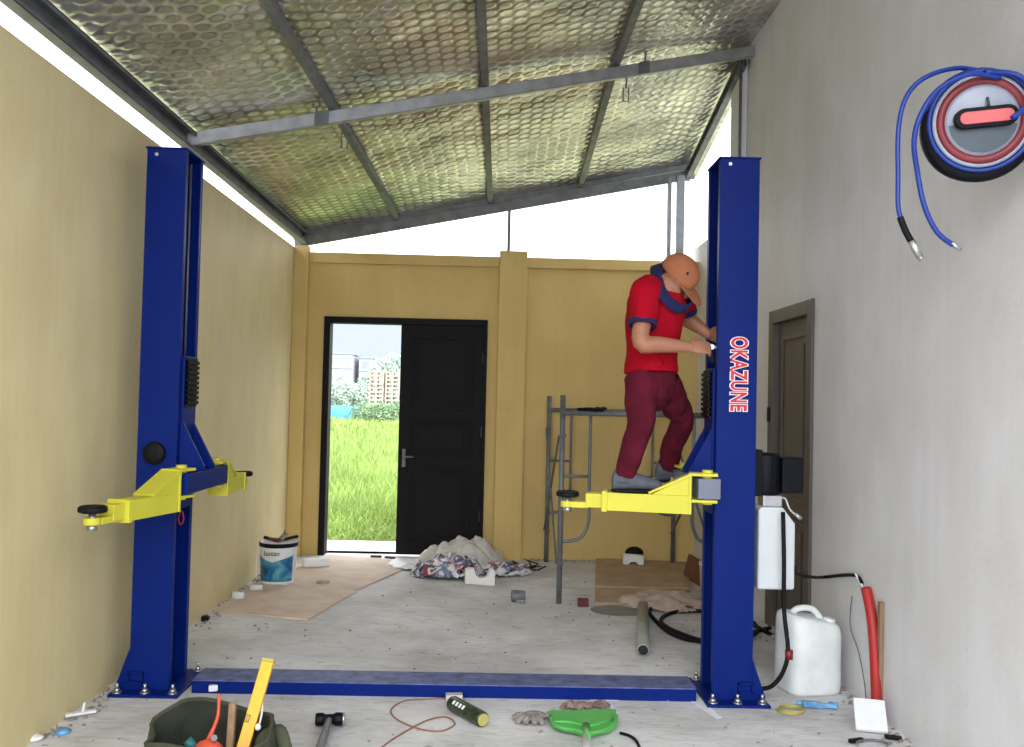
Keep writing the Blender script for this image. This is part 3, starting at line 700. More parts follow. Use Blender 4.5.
def cuff(c_, d, r, m, name, par, h_=.014):
    d = V(d).normalized(); mb = MB(); mb.lathe([(r, -h_), (r+.003, -h_*.5), (r+.003, h_*.5), (r, h_), (r-.01, h_), (r-.01, -h_)], c_, 24, d); return mb.build(name, m, par)
cuff(sle, el_n-sh_n, .071, m_navy, 'sleeve_cuff', shirt); cuff(slf, el_f-sh_f, .067, m_navy, 'sleeve_cuff', shirt)
# collar: folded band around the neck
b = MB(); cpts = [P(659, 265, 4.70), P(658, 275, 4.56), P(662, 290, 4.465), P(671, 302, 4.46), P(683, 308, 4.49), P(691, 302, 4.60), P(683, 282, 4.74), P(668, 266, 4.76)]
cen = sum(cpts, V())/len(cpts); sp_ = spline(cpts, 6, True); nd = (P(690, 275, 4.63)-P(660, 292, 4.65)).normalized(); rr = []
for p in sp_:
    o = (p-cen); o -= nd*o.dot(nd); o.normalize()
    rr.append([p-nd*.034+o*.020, p-nd*.006+o*.012, p+nd*.022-o*.008, p+nd*.022-o*.015, p-nd*.006-o*.0, p-nd*.034+o*.008])
b.rings(rr, closed=True); b.build('collar', m_navy, shirt)
# TROUSERS
b = MB()
loft(b, [P(651, 374, 4.66), P(652, 382, 4.66), P(652, 391, 4.66)], [(.126, .110), (.134, .118), (.125, .108)], seg=26)
loft(b, [hip_n+V((0,0,.03)), hip_n.lerp(kn_n, .5), kn_n, kn_n.lerp(an_n, .45), an_n+V((0,0,-.0))], [.09, .08, .068, .062, .055], seg=22, cap=False)
loft(b, [hip_f+V((0,0,.03)), hip_f.lerp(kn_f, .5), kn_f, kn_f.lerp(an_f, .45), an_f+V((0,0,-.0))], [.088, .08, .066, .062, .055], seg=22, cap=False)
tro = fuse(b, 'trousers', m_trou, SP, .007, 3); folds(tro, .012, 13, 9)
# SHOES
def shoe(an, d, zb):
    d = V(d).normalized(); n_ = V((-d.y, d.x, 0)); b = MB(); Z = V((0,0,1)); g = V((an.x, an.y, zb))
    pts = [(-.065, .036, .030), (-.05, .052, .034), (.0, .055, .036), (.06, .042, .042), (.12, .034, .046), (.165, .026, .04), (.19, .018, .022)]
    rs = []
    for s, hgt, wd in pts:
        rs.append([g+d*s+n_*wd*math.cos(2*PI*k/20)+Z*(.012+max(0, (hgt)*(1+math.sin(2*PI*k/20)))) for k in range(20)])
    b.rings(rs); b.cyl(g-d*.015+Z*.05, g-d*.012+Z*.11, .046, .043)
    o = fuse(b, 'shoe', m_shoe, SP, .005, 2)
    b = MB(); rs = []
    for z in (0, .014):
        rs.append([g+d*(.062+.132*math.cos(2*PI*k/28))+n_*(.046*math.sin(2*PI*k/28)*(1-.18*math.cos(2*PI*k/28+.0)*-1))+Z*z for k in range(28)])
    b.rings(rs); b.build('sole', m_black, o); return o
shoe(an_n, (1, .02, 0), 1.062); shoe(an_f+V((0,0,0)), (.9, .05, 0), 1.062)
# tool held in the near hand
tl = thing('hand_tool', 'small silver and black hand tool held against the right lift post', 'tool', P(706, 346, 4.5))
t0, t1 = P(698, 342, 4.49), P(715, 350, 4.52)
mb = MB(); mb.beam(t0, t0.lerp(t1, .9), .022, .02); mb.build('handle', m_black, tl, bevel=.004)
mb = MB(); mb.beam(P(703, 341, 4.50), P(716, 348, 4.53), .014, .012); mb.cyl(P(712, 347, 4.50), P(712, 347, 4.53), .014); mb.build('shaft', m_steel, tl, bevel=.002)
MB().beam(P(710, 350, 4.51), P(712, 362, 4.53), .02, .022, (1,0,0)).build('grip', m_black, tl, bevel=.004)

# ================================================================== HOSE REEL
rc = atY(981, 121, 3.12); ax = V((-.42, -.88, -.16)).normalized()   # disc faces the camera
ax = (V((0,0,H))-rc).normalized().lerp(V((0,-1,-.0)), .5).normalized()
hr = thing('hose_reel', 'round hose reel with blue hose, red ring and red handle hung on the white wall', 'hose reel', rc)
x_ = ax.cross(V((0,0,1))).normalized()*-1; y_ = ax.cross(x_); y_ = y_ if y_.z > 0 else -y_
if x_.x < 0: x_ = -x_
MB().lathe([(.12, -.12), (.175, -.11), (.188, -.07), (.193, -.02), (.187, -.005), (.165, .0)], rc-y_*.018, 48, ax).build('rear_drum', m_blackpl, hr)
mb = MB()
for k, (r_, hh_) in enumerate(((.172, .008), (.178, -.012), (.183, -.034))):
    mb.tube([rc+ax*(hh_)+x_*r_*math.cos(2*PI*i/40)+y_*r_*math.sin(2*PI*i/40) for i in range(40)], .0075, 8, True, 0)
mb.build('hose_coil', m_hose, hr)
MB().lathe([(.162, 0), (.162, .012), (.155, .016), (.15, .016), (.148, .01)], rc, 48, ax).build('silver_rim', m_reelgrey, hr)
MB().lathe([(.150, .0), (.150, .018), (.142, .024), (.126, .024), (.122, .016)], rc, 48, ax).build('red_ring', m_redring, hr)
MB().lathe([(.124, .0), (.124, .016), (.11, .022), (.01, .03)], rc, 48, ax).build('hub_disc', m_reelgrey, hr)
mb = MB(); pts = [rc+ax*.026+x_*.112*math.cos(a)+y_*.112*math.sin(a) for a in [PI+.15+(PI-.3)*i/20 for i in range(21)]]; mb.prism(pts, ax*.004); mb.build('dark_reflection', m_reeldark, hr)  # dark reflection on the disc's lower half, painted as a flat piece
def stadium(cx_, cy_, w_, h_, off):
    L = []
    for i in range(13): a = -PI/2+PI*i/12; L.append((cx_+w_+h_*math.cos(a), cy_+h_*math.sin(a)))
    for i in range(13): a = PI/2+PI*i/12; L.append((cx_-w_+h_*math.cos(a), cy_+h_*math.sin(a)))
    ca, sa = math.cos(.06), math.sin(.06)
    return [rc+ax*off+x_*(u*ca-v*sa)+y_*(u*sa+v*ca) for u, v in L]
MB().prism(stadium(.004, .006, .068, .035, .03), ax*.03).build('handle', m_blackpl, hr, bevel=.004)
MB().prism(stadium(.004, .006, .066, .021, .06), ax*.006).build('handle_insert', m_redpink, hr, bevel=.002)
MB().beam(rc-ax*.02+x_*.01+y_*.075+ax*.045, rc+x_*.01+y_*.045+ax*.05, .008, .008, ax).build('spindle_pin', m_reeldark, hr)
mb = MB(); wp = V((XR, rc.y+.12, rc.z)); mb.beam(rc-ax*.1, wp-V((.01,0,0)), .05, .08); mb.box(XR-.014, XR, wp.y-.07, wp.y+.07, wp.z-.1, wp.z+.1); mb.build('wall_bracket', m_blackpl, hr, bevel=.004)
hp = lambda x, y, Yd=3.12: atY(x, y, Yd)
mb = MB(); mb.tube([hp(985, 72, 3.16), hp(960, 68, 3.16), hp(935, 73), hp(915, 85), hp(903, 105), hp(898, 135), hp(898, 175), hp(898, 205), hp(901, 220)], .0085, 10); mb.build('long_hose_end', m_hose, hr)
mb = MB(); mb.tube([hp(900, 217), hp(905, 230), hp(912, 243)], .0115, 10); mb.build('hose_sleeve', m_black, hr)
mb = MB(); mb.cyl(hp(911, 241), hp(920, 257), .014, .012, 14); mb.cyl(hp(919, 255), hp(922, 260), .009, .009, 12); mb.build('hose_coupling', m_steel, hr)
mb = MB(); mb.tube([hp(1000, 78, 3.06), hp(970, 74, 3.05), hp(940, 88, 3.06), hp(922, 112, 3.06), hp(914, 140, 3.08), hp(917, 170), hp(924, 205), hp(937, 232), hp(953, 245)], .009, 10); mb.build('short_hose_end', m_hose, hr)
mb = MB(); mb.cyl(hp(951, 243), hp(961, 250), .010, .006, 12); mb.build('hose_nozzle', m_steel, hr)
mb = MB(); mb.tube([hp(1012, 118, 3.0), hp(1024, 108, 3.0), hp(1030, 88, 3.02), hp(1015, 74, 3.05), hp(985, 72, 3.05)], .009, 10); mb.build('feed_hose', m_hose, hr)

# ================================================================== OUTSIDE, BEHIND THE BACK DOOR
g = MB().box(-90, 60, YB+.9, 260, -.25, -.06)
struct(g.build('ground', m_turf))
gm = MB()
def blade(x, y, h, w, lean):
    a = random.uniform(0, PI); dx, dy = math.cos(a)*w, math.sin(a)*w; lx, ly = random.gauss(0, lean), random.gauss(0, lean)
    v = [gm.bm.verts.new(p) for p in ((x-dx, y-dy, -.07), (x+dx, y+dy, -.07), (x+dx*.7+lx*.4, y+dy*.7+ly*.4, h*.6-.07), (x-dx*.7+lx*.4, y-dy*.7+ly*.4, h*.6-.07), (x+lx, y+ly, h-.07))]
    gm._f([v[0], v[1], v[2], v[3]]); gm._f([v[3], v[2], v[4]])
for (ya, yb, n, hh_, w_) in ((9.55, 12, 9000, .34, .006), (12, 18, 9000, .42, .010), (18, 30, 7000, .45, .02), (30, 52, 6000, .45, .045)):
    for _ in range(n):
        y = random.uniform(ya, yb); x = random.uniform(-.22*y-.5, -.06*y+.6)
        blade(x, y, hh_*random.uniform(.55, 1.15)*min(1, .35+(y-9.5)*.5), w_*random.uniform(.6, 1.4), .12)
tag(gm.build('meadow_grass', m_grass), 'tall bright green grass of the field outside the back door', 'grass', None, 'stuff')
# pallets
pm = MB()
for k in range(5): pm.box(-.5, .5, -.5+.22*k, -.38+.22*k, .2, .275)
for k in range(3): pm.box(-.5, .5, -.5+.44*k, -.38+.44*k, 0, .05)
for x in (-.5, -.06, .38):
    for y in (-.5, -.06, .38): pm.box(x, x+.12, y, y+.12, .05, .2)
pal0 = pm.build('wooden_pallet', m_pallet)
slab = ['left', 'middle', 'right']
for si, (px, n) in enumerate(((377, 12), (393, 12), (409, 7))):
    b0 = atY(px, 397, 62)
    for k in range(n):
        o = pal0 if si == 0 and k == 0 else pal0.copy()
        if o is not pal0: C.objects.link(o)
        o.location = (b0.x+random.uniform(-.015, .015), 62, -.06+k*.276); o.rotation_euler = (0, 0, random.uniform(-.04, .04))
        tag(o, 'weathered wooden pallet in the %s of the tall pallet stacks beyond the field' % slab[si], 'pallet', '%s pallet stack beyond the field' % slab[si])
# blue sheeting fence
a, b_ = atY(322, 410, 55), atY(359, 410, 55)
mb = MB(); n = 24
rs = [[V((lerp(a.x-4, b_.x, i/n), 55+.06*math.sin(i*1.9)+dy, z)) for z in (-.06, .95)] for dy in (0,) for i in range(n+1)]
vs = [[mb.bm.verts.new(p) for p in r] for r in rs]
for q, r in zip(vs, vs[1:]): mb._f([q[0], r[0], r[1], q[1]], True)
o = mb.build('sheeting_fence', m_bluefence, None, (b_.x, 55, 0)); o.modifiers.new('s', 'SOLIDIFY').thickness = .02
tag(o, 'low bright blue sheeting fence at the far edge of the field', 'fence')
# shrubs and trees: leafy clumps
def clump(name, c_, r, m, n=900, leaf_s=.12, lab='', cat='shrub', grp=None):
    mb = MB()
    for _ in range(n):
        d = V((random.gauss(0,1), random.gauss(0,1), random.gauss(0,1))).normalized()*random.uniform(.55, 1)**.5
        k = 1+.25*noise.noise(d*2.2+V(c_)); p = V(c_)+V((d.x*r[0]*k, d.y*r[1]*k, d.z*r[2]*k))
        if p.z < -.05: continue
        u = V((random.gauss(0,1), random.gauss(0,1), random.gauss(0,1))).normalized(); w_ = u.orthogonal().normalized()*leaf_s*.5; u = u*leaf_s
        vv = [mb.bm.verts.new(q) for q in (p-u, p+w_, p+u, p-w_)]; mb._f(vv)
    return tag(mb.build(name, m, None, (c_[0], c_[1], 0)), lab, cat, grp)
m_shrub = mat('dull_green_foliage', (134, 160, 122), .85, 0, .3, .8, 0)  # green paled for painted haze
for k, px in enumerate((366, 379, 391, 402)):
    q = atY(px, 414, 50); clump('shrub', (q.x, 50+random.uniform(-.8, .8), .45), (.95, .7, .75), m_shrub, 1100, .09, 'dull green shrub in front of the pallet stacks beyond the field', 'shrub', 'shrubs before the pallet stacks')
for k, (px, hh_) in enumerate(((340, 4), (356, 3.4), (372, 5), (384, 7.6), (394, 8.2), (405, 8.6))):
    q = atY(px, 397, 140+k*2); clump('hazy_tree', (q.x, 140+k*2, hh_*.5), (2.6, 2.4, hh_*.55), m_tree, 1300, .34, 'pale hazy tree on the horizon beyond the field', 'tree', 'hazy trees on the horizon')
# hazy buildings
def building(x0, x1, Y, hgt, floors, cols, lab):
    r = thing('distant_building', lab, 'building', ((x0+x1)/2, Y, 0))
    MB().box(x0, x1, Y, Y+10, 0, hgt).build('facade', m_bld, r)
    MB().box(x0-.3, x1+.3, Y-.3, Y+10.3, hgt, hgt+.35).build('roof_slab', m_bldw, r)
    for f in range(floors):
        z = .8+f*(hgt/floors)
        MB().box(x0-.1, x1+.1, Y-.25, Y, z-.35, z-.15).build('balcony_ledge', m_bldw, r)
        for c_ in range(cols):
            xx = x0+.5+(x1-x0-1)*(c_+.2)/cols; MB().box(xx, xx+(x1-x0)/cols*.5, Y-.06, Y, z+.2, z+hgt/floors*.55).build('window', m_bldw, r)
q = lambda px: atY(px, 380, 170).x
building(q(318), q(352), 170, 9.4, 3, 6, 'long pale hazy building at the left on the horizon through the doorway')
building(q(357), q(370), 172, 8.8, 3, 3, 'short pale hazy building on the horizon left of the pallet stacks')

# ================================================================== CLUTTER INSIDE
# paint bucket
bc = onF(272, 585); bc = V((-1.725, 7.32, 0))
bk = thing('paint_bucket', 'blue and white plastic paint bucket full of scraps by the left wall', 'bucket', bc)
mb = MB(); mb.lathe([(.128, 0), (.132, .01), (.146, .30), (.146, .335), (.140, .335), (.126, .012), (0.01, .012)], bc, 40, cap=True); mb.build('pail', m_white_s, bk)
def curved_label(name, m, a0, a1, z0f, z1f, R0):
    mb = MB(); vs = []; n = 28
    for i in range(n+1):
        t = i/n; a = lerp(a0, a1, t); row = []
        for k in range(7):
            z = lerp(z0f(t), z1f(t), k/6); rr = .131+.0155*z/.3+R0; row.append(mb.bm.verts.new((bc.x+rr*math.cos(a), bc.y+rr*math.sin(a), z)))
        vs.append(row)
    for p_, q_ in zip(vs, vs[1:]):
        for k in range(6): mb._f([p_[k], q_[k], q_[k+1], p_[k+1]], True)
    o = mb.build(name, m, bk); o.modifiers.new('s', 'SOLIDIFY').thickness = .0012; return o
curved_label('label_print', m_bucket, PI*1.06, PI*1.86, lambda t: .03, lambda t: .235-.05*(1-abs(2*t-1)), .0025)
text_mesh('label_lettering', 'lastan', .055, m_dark, bk, (bc.x-.02, bc.y-.1475, .255), (PI/2, 0, 0), .001, .0, 1.0, 1)
MB().lathe([(.147, .296), (.154, .30), (.155, .325), (.147, .33)], bc, 40, cap=False).build('rim', m_blackpl, bk)
mb = MB(); mb.tube([bc+V((-.155, 0, .3)), bc+V((-.165, -.04, .2)), bc+V((-.16, -.06, .08)), bc+V((-.15, -.06, .03))], .004, 8); mb.build('bail_handle', m_white_s, bk)
for k, (dx, dy, an, m, L_) in enumerate(((-.06, 0, .3, m_black, .13), (-.02, -.04, -.2, m_brownc, .11), (.09, .02, .5, m_black, .12), (.03, -.02, 1.2, m_dirt, .1))):
    mb = MB(); c_ = bc+V((dx, dy, .345+.006*k)); d = V((math.cos(an), math.sin(an)*.5, .25*(k-1.2))).normalized()
    mb.beam(c_-d*L_/2, c_+d*L_/2, .05, .02); o = mb.build('scrap', m, None, c_, bevel=.006)
    tag(o, ['long black scrap lying on the left of the bucket rim', 'brown scrap in the middle of the bucket top', 'black scrap sticking out at the right of the bucket', 'grey offcut in the middle right of the bucket top'][k], 'scrap')
mb = MB(); mb.cyl(bc+V((.03, 0, .33)), bc+V((.045, 0, .42)), .007, .003, 8); tag(mb.build('brush_stick', m_dark, None, bc+V((.03,0,.33))), 'thin dark stick standing upright in the paint bucket', 'stick')

# boards on the floor
def board(name, pts, th, m, lab, cat='board', grp=None, z=0):
    mb = MB(); P_ = [V((p[0], p[1], z)) for p in pts]; mb.prism(P_, (0, 0, th)); c_ = sum(P_, V())/len(P_)
    return tag(mb.build(name, m, None, c_, bevel=.002), lab, cat, grp)
f = lambda x, y, z=0: tuple(onF(x, y, z))[:2]
board('cardboard_sheet', [f(213, 612), f(308, 621), f(357, 592), f(255, 584)], .012, m_ply, 'pinkish brown flat sheet on the floor, nearer of the two by the left wall')
board('cardboard_sheet', [f(262, 583), f(357, 591), f(420, 563), f(330, 556)], .014, m_ply, 'pinkish brown flat sheet on the floor, farther one below the back door')
board('wooden_board', [f(595, 588), f(690, 590), f(689, 564), f(596, 560)], .02, m_ply2, 'tan board on the floor under the scaffold, farther of the two')
board('wooden_board', [f(595, 605), f(655, 606), f(690, 592), f(595, 590)], .02, m_ply2, 'tan board on the floor under the scaffold, nearer of the two')
mb = MB(); a = V((1.73, 7.55, 0)); mb.beam((1.70, 7.9, .1), (1.77, 7.25, .1), .02, .2, (.25, 0, 1)); tag(mb.build('leaning_plank', m_edge, None, a), 'short dark brown plank leaning in the right corner', 'plank')
a = V((1.72, 6.9, 0)); mb = MB(); mb.lathe([(.12, 0), (.135, .28), (.14, .28), (.14, .3), (.13, .3), (.115, .012), (.01, .012)], a, 32); bkt = mb.build('pail', m_white_s)
bkt.name = 'white_pail'; tag(bkt, 'plain white pail half hidden behind the right lift post', 'bucket'); 
# foam pieces
def block(name, c_, s, m, lab, cat, rz=0, bev=.01, z=0, extra=None):
    mb = MB(); c_ = V((c_[0], c_[1], z)); ax_ = V((math.cos(rz), math.sin(rz), 0)); ay_ = V((-math.sin(rz), math.cos(rz), 0))
    mb.obox(c_+V((0,0,s[2]/2)), ax_, ay_, (0,0,1), *s)
    return tag(mb.build(name, m, None, c_, bevel=bev), lab, cat)
block('foam_block', f(316, 568), (.24, .1, .07), m_foam, 'long white foam block on the far sheet beside the bucket', 'foam', .35, .02, .014)
block('offcut', f(376, 559), (.1, .035, .02), m_brownc, 'left of two dark offcuts below the open doorway', 'offcut', -.05, .004, .014)
block('offcut', f(390, 560), (.1, .03, .02), m_brownc, 'right of two dark offcuts below the open doorway', 'offcut', -.3, .004, .014)
block('offcut', f(323, 585), (.1, .04, .018), m_dirt, 'grey offcut on the sheets right of the bucket', 'offcut', .1, .004, .014)
def cup(x, y, h_, r_, lab, m=None, z=0):
    p = V((*f(x, y), z)); mb = MB(); mb.cyl(p+V((-h_/2, 0, r_)), p+V((h_/2, .01, r_)), r_, r_*.85, 20)
    return tag(mb.build('plastic_cup', m or m_white_s, None, p), lab, 'cup')
cup(238, 600, .08, .03, 'white plastic cup lying by the left wall in front of the sheet')
cup(256, 591, .09, .025, 'flat white cup lying just in front of the paint bucket')
block('bottle_lid', f(205, 621), (.05, .05, .035), m_black, 'small black cap on the floor by the left wall', 'cap', .2, .01)
# notched white styrofoam by the heap
p = onF(480, 585); mb = MB(); L_ = .25; pr = [(-.125, 0), (.125, 0), (.125, .125), (.085, .135), (.06, .07), (.03, .055), (-.01, .055), (-.035, .075), (-.05, .13), (-.125, .12)]
r_ = -.25; mb.prism([(p.x+x*math.cos(r_), p.y+x*math.sin(r_), z) for x, z in pr], (-.04*math.sin(r_)*-1, .07, 0))
tag(mb.build('notched_foam_block', m_foam, None, p, bevel=.006), 'white notched foam block in front of the heap', 'foam')
p = onF(518, 602); mb = MB(); mb.cyl(p+V((-.05,0,.045)), p+V((.05,.01,.045)), .045, .04, 16); mb.box(p.x-.02, p.x+.05, p.y-.05, p.y, .0, .03)
tag(mb.build('junction_box', m_galvd, None, p, bevel=.004), 'small grey metal fitting on the floor in front of the heap', 'fitting')
block('small_box', f(583, 606), (.08, .06, .055), m_brownc, 'small dark red box on the floor beside the near scaffold foot', 'box', 0, .004)
p = V((*f(633, 567), .02)); mb = MB(); mb.prism([(p.x-.09, p.y, .02), (p.x-.04, p.y, .02), (p.x-.02, p.y, .045), (p.x+.03, p.y, .045), (p.x+.05, p.y, .02), (p.x+.1, p.y, .02), (p.x+.1, p.y, .10), (p.x-.09, p.y, .11)], (0, .09, 0))
tag(mb.build('foam_packing', m_foam, None, p, bevel=.006), 'white foam packing piece on the tan board', 'foam')
p = V((*f(634, 561), .02)); mb = MB(); mb.ell(p+V((0,.0,.06)), (.09, .06, .06), None, 16, 8); tag(mb.build('dark_bundle', m_black, None, p), 'dark rounded bundle behind the white foam packing', 'bundle')
# heap of sheeting
def heap(name, c_, rx, ry, hgt, m, seed, lab, cat, n=56, fold=.35, fs=5.0):
    mb = MB(); vs = []
    for j in range(n+1):
        row = []
        for i in range(n+1):
            u, v = 2*i/n-1, 2*j/n-1; rr = math.sqrt(u*u+v*v)
            if rr > 1: u, v = u/max(abs(u), abs(v))*abs(u)/1, v; s_ = max(abs(u), abs(v))/max(rr, 1e-6); u, v = u*s_, v*s_; rr = math.sqrt(u*u+v*v)
            k = 1+.3*noise.noise(V((math.atan2(v, u)*1.2, seed, 0)))
            x, y = c_[0]+u*rx*k, c_[1]+v*ry*k
            base = max(0, 1-rr**2)**.55
            q_ = V((x*fs, y*fs, seed)); fo = min(.75, abs(noise.noise(q_))*1.3) + .35*abs(noise.noise(q_*2.3))
            row.append(mb.bm.verts.new((x, y, .006+hgt*base*(1-fold+fold*fo) + .02*max(0, fo-.5)*(rr < .98))))
        vs.append(row)
    for a_, b2 in zip(vs, vs[1:]):
        for i in range(n): mb._f([a_[i], a_[i+1], b2[i+1], b2[i]], True)
    o = mb.build(name, m, None, (c_[0], c_[1], 0)); s_ = o.modifiers.new('s', 'SOLIDIFY'); s_.thickness = .004; s_.offset = -1
    return tag(o, lab, cat)
heap('plastic_sheeting', (-.25, 8.14), .38, .30, .30, m_sheet, 3.1, 'crumpled cloudy grey plastic sheeting heaped against the dark door leaf', 'plastic sheet', fold=.32, fs=8)
heap('patterned_bag', (-.36, 7.74), .32, .22, .2, m_pattern, 8.7, 'crumpled blue, red and white patterned bag in front of the sheeting', 'bag', fold=.4, fs=10)
heap('patterned_bag', (.06, 7.86), .26, .17, .15, m_pattern, 5.2, 'smaller crumpled patterned bag at the right end of the heap', 'bag', fold=.6, fs=7)
heap('white_sack', (-.70, 8.12), .24, .22, .09, m_whitesheet, 1.3, 'flattened white plastic sack on the floor left of the heap', 'sack', fold=.5)
heap('dust_sheet', (1.33, 6.85), .32, .34, .11, m_cloth, 6.6, 'crumpled pinkish dust sheet on the floor behind the right lift post', 'cloth', fold=.6, fs=6)
mb = MB()
for k in range(16):
    x, y = .30+random.uniform(-.12, .12), 8.15+random.uniform(-.2, .2); a = random.uniform(0, PI); mb.beam((x, y, .012), (x+.13*math.cos(a), y+.13*math.sin(a), .03), .012, .008)
tag(mb.build('scrap_strips', m_black), 'dark tangled scrap strips at the right edge of the heap', 'scrap', None, 'stuff')
# cement stain, pipe, hose coil
mb = MB(); c_ = onF(618, 611); pts = [c_+V((.2*math.cos(a)*(1+.2*noise.noise(V((math.cos(a)*2, math.sin(a)*2, 4)))), .16*math.sin(a), .001)) for a in [2*PI*i/30 for i in range(30)]]
mb.prism(pts, (0,0,.005)); struct(mb.build('floor_patch', m_cement, None, c_))
pp = thing('steel_pipe', 'short grey pipe lying on the floor with its open dark end toward the room', 'pipe', onF(643, 655))
p0, p1 = onF(643, 657)+V((0,0,.04)), onF(640, 612)+V((.02,0,.045))
mb = MB(); d = (p1-p0).normalized(); L_ = (p1-p0).length
mb.lathe([(.030, 0), (.038, 0), (.038, L_), (.030, L_), (.030, .02)], p0, 28, d, cap=False); mb.build('pipe_wall', m_pipe, pp)
MB().cyl(p0+d*.02, p0+d*(L_-.01), .0305, seg=24).build('bore_shade', m_dark, pp)  # dark plug standing in for the shade inside the pipe
mb = MB()
def fz(x, y, z=.014): q_ = onF(x, y, z); return q_
co_ = [fz(770, 628), fz(735, 636), fz(700, 641), fz(672, 634), fz(655, 620), fz(650, 610), fz(665, 604), fz(690, 603), fz(720, 608), fz(745, 617), fz(758, 630), fz(740, 640, .03), fz(712, 642, .03), fz(690, 637, .03), fz(665, 626, .03), fz(662, 618), fz(676, 612), fz(700, 611), fz(730, 614), fz(770, 634)]
mb.tube(co_, .014, 8, False, 6); tag(mb.build('black_hose', m_black, None, fz(700, 640)), 'thick black hose coiled on the floor behind the right lift post', 'hose')
# jerrycan
jc = V((1.70, 4.84, 0)); jr = thing('jerrycan', 'large worn white plastic jerrycan on the floor beside the right lift post', 'jerrycan', jc)
mb = MB(); rs = []
for z, s in ((0, .93), (.012, .98), (.03, 1), (.1, 1.0), (.2, .985), (.3, 1), (.345, .99), (.375, .93), (.39, .82)):
    ring = []
    for i in range(48):
        a = 2*PI*i/48; e = 3.6; ca, sa = math.cos(a), math.sin(a); r_ = (abs(ca)**e+abs(sa)**e)**(-1/e)
        x, y = .155*s*r_*ca, .135*s*r_*sa; zz = z+(.03*(x/.155) if z > .34 else 0)*-1
        ring.append(jc+V((x*math.cos(.2)-y*math.sin(.2)+.006*noise.noise(V((x*9, y*9, z*9))), x*math.sin(.2)+y*math.cos(.2), zz)))
    rs.append(ring)
mb.rings(rs); jb = mb.build('tank_body', m_jug, jr)
mb = MB(); mb.tube([jc+V((-.10, .0, .385)), jc+V((-.06, 0, .425)), jc+V((.02, 0, .425)), jc+V((.07, 0, .37))], .017, 12); mb.build('carry_handle', m_jug, jr)
mb = MB(); mb.lathe([(.03, 0), (.032, .03), (.028, .036), (.01, .037)], jc+V((.09, -.05, .355)), 20, (.15,-.1,1)); mb.build('screw_cap', m_white_s, jr)
# black cable to red conduit
cb = MB(); wx = XR-.014
onW = lambda x, y, X=wx: (lambda r: V((0,0,H))+r*(X/r.x))(_ray(x, y))
cb.tube([atY(795, 568, 4.75), V((1.66, 4.9, .60)), V((1.78, 5.0, .565)), onW(825, 577), onW(845, 575), onW(857, 576), onW(862, 583)], .009, 8, False, 6)
tag(cb.build('power_cable', m_black, None, onW(830, 577)), 'thin black cable running from the lift power unit to the red conduit', 'cable')
rd = thing('red_conduit', 'bright red flexible conduit running up the white wall from the floor', 'conduit', (wx, onW(876, 705).y, 0))
pr = [onW(866, 588, XR-.03), onW(872, 620, XR-.03), onW(875, 660, XR-.03), onW(877, 706, XR-.03)]; pr[-1].z = .02
mb = MB(); mb.tube(pr, .026, 12, False, 6); mb.build('red_tube', m_red, rd)
mb = MB(); q0, q1 = onW(881, 602), onW(879, 706); q1.z = 0.0; mb.beam(q0, q1, .03, .02, (1,0,0)); mb.build('wood_strip', m_wood, rd)
mb = MB(); mb.tube([onW(852, 596), onW(850, 625), onW(858, 650), onW(864, 680), onW(866, 700)], .003, 6, False, 4); mb.build('loose_wire', m_galvd, rd)
mb = MB(); a = onW(857, 577); mb.tube([a+V((-.01,0,.02)), onW(864, 590), onW(868, 600)], .006, 8); mb.build('white_tie', m_white_s, rd)
# white card box by the wall
q = onF(870, 730); mb = MB(); mb.obox((q.x, q.y+.0, .068), (.9, -.25, .0), (.2, .72, .66), (-.15, -.62, .75), .14, .16, .02)
tag(mb.build('white_card', m_white_s, None, (q.x, q.y, 0), bevel=.002), 'white square card propped on the floor below the red conduit', 'card')
# yellow ring, blue piece, clamps
q = onF(790, 712); mb = MB()
for k in range(3): mb.tube([q+V((.06*math.cos(2*PI*i/20)+.006*k, .05*math.sin(2*PI*i/20), .006+.006*k)) for i in range(20)], .004, 6, True, 0)
tag(mb.build('wire_coil', m_tape, None, q), 'small pale yellow coil of wire on the floor right of the post', 'wire coil')
q = onF(818, 709); mb = MB(); mb.beam(q+V((-.07, .02, .02)), q+V((.02, 0, .02)), .03, .03); mb.beam(q+V((.02, 0, .02)), q+V((.09, -.02, .02)), .018, .02); mb.cyl(q+V((-.1, .03, .02)), q+V((-.07, .02, .02)), .012); mb.cyl(q+V((.06, .02, .02)), q+V((.1, .0, .02)), .014)
tag(mb.build('blue_lighter_tool', m_bluepl, None, q, bevel=.004), 'pale blue plastic tool on the floor in front of the jerrycan', 'tool')
cl = thing('wire_clippings', 'grey wire ring with two black grips on the floor at the bottom right', 'clamp', onF(874, 745))
q = onF(872, 746); mb = MB(); mb.tube([q+V((.07*math.cos(PI*i/12), .05*math.sin(PI*i/12)-.01, .012)) for i in range(13)], .006, 6, False, 2); mb.build('ring', m_galvd, cl)
for sx_, x_2 in ((-1, 856), (1, 893)):
    p = onF(x_2, 743 if sx_ < 0 else 740); MB().beam(p+V((-.035*1, -.012*-sx_, .012)), p+V((.035, .012*-sx_, .012)), .022, .018).build('grip', m_black, cl, bevel=.004)
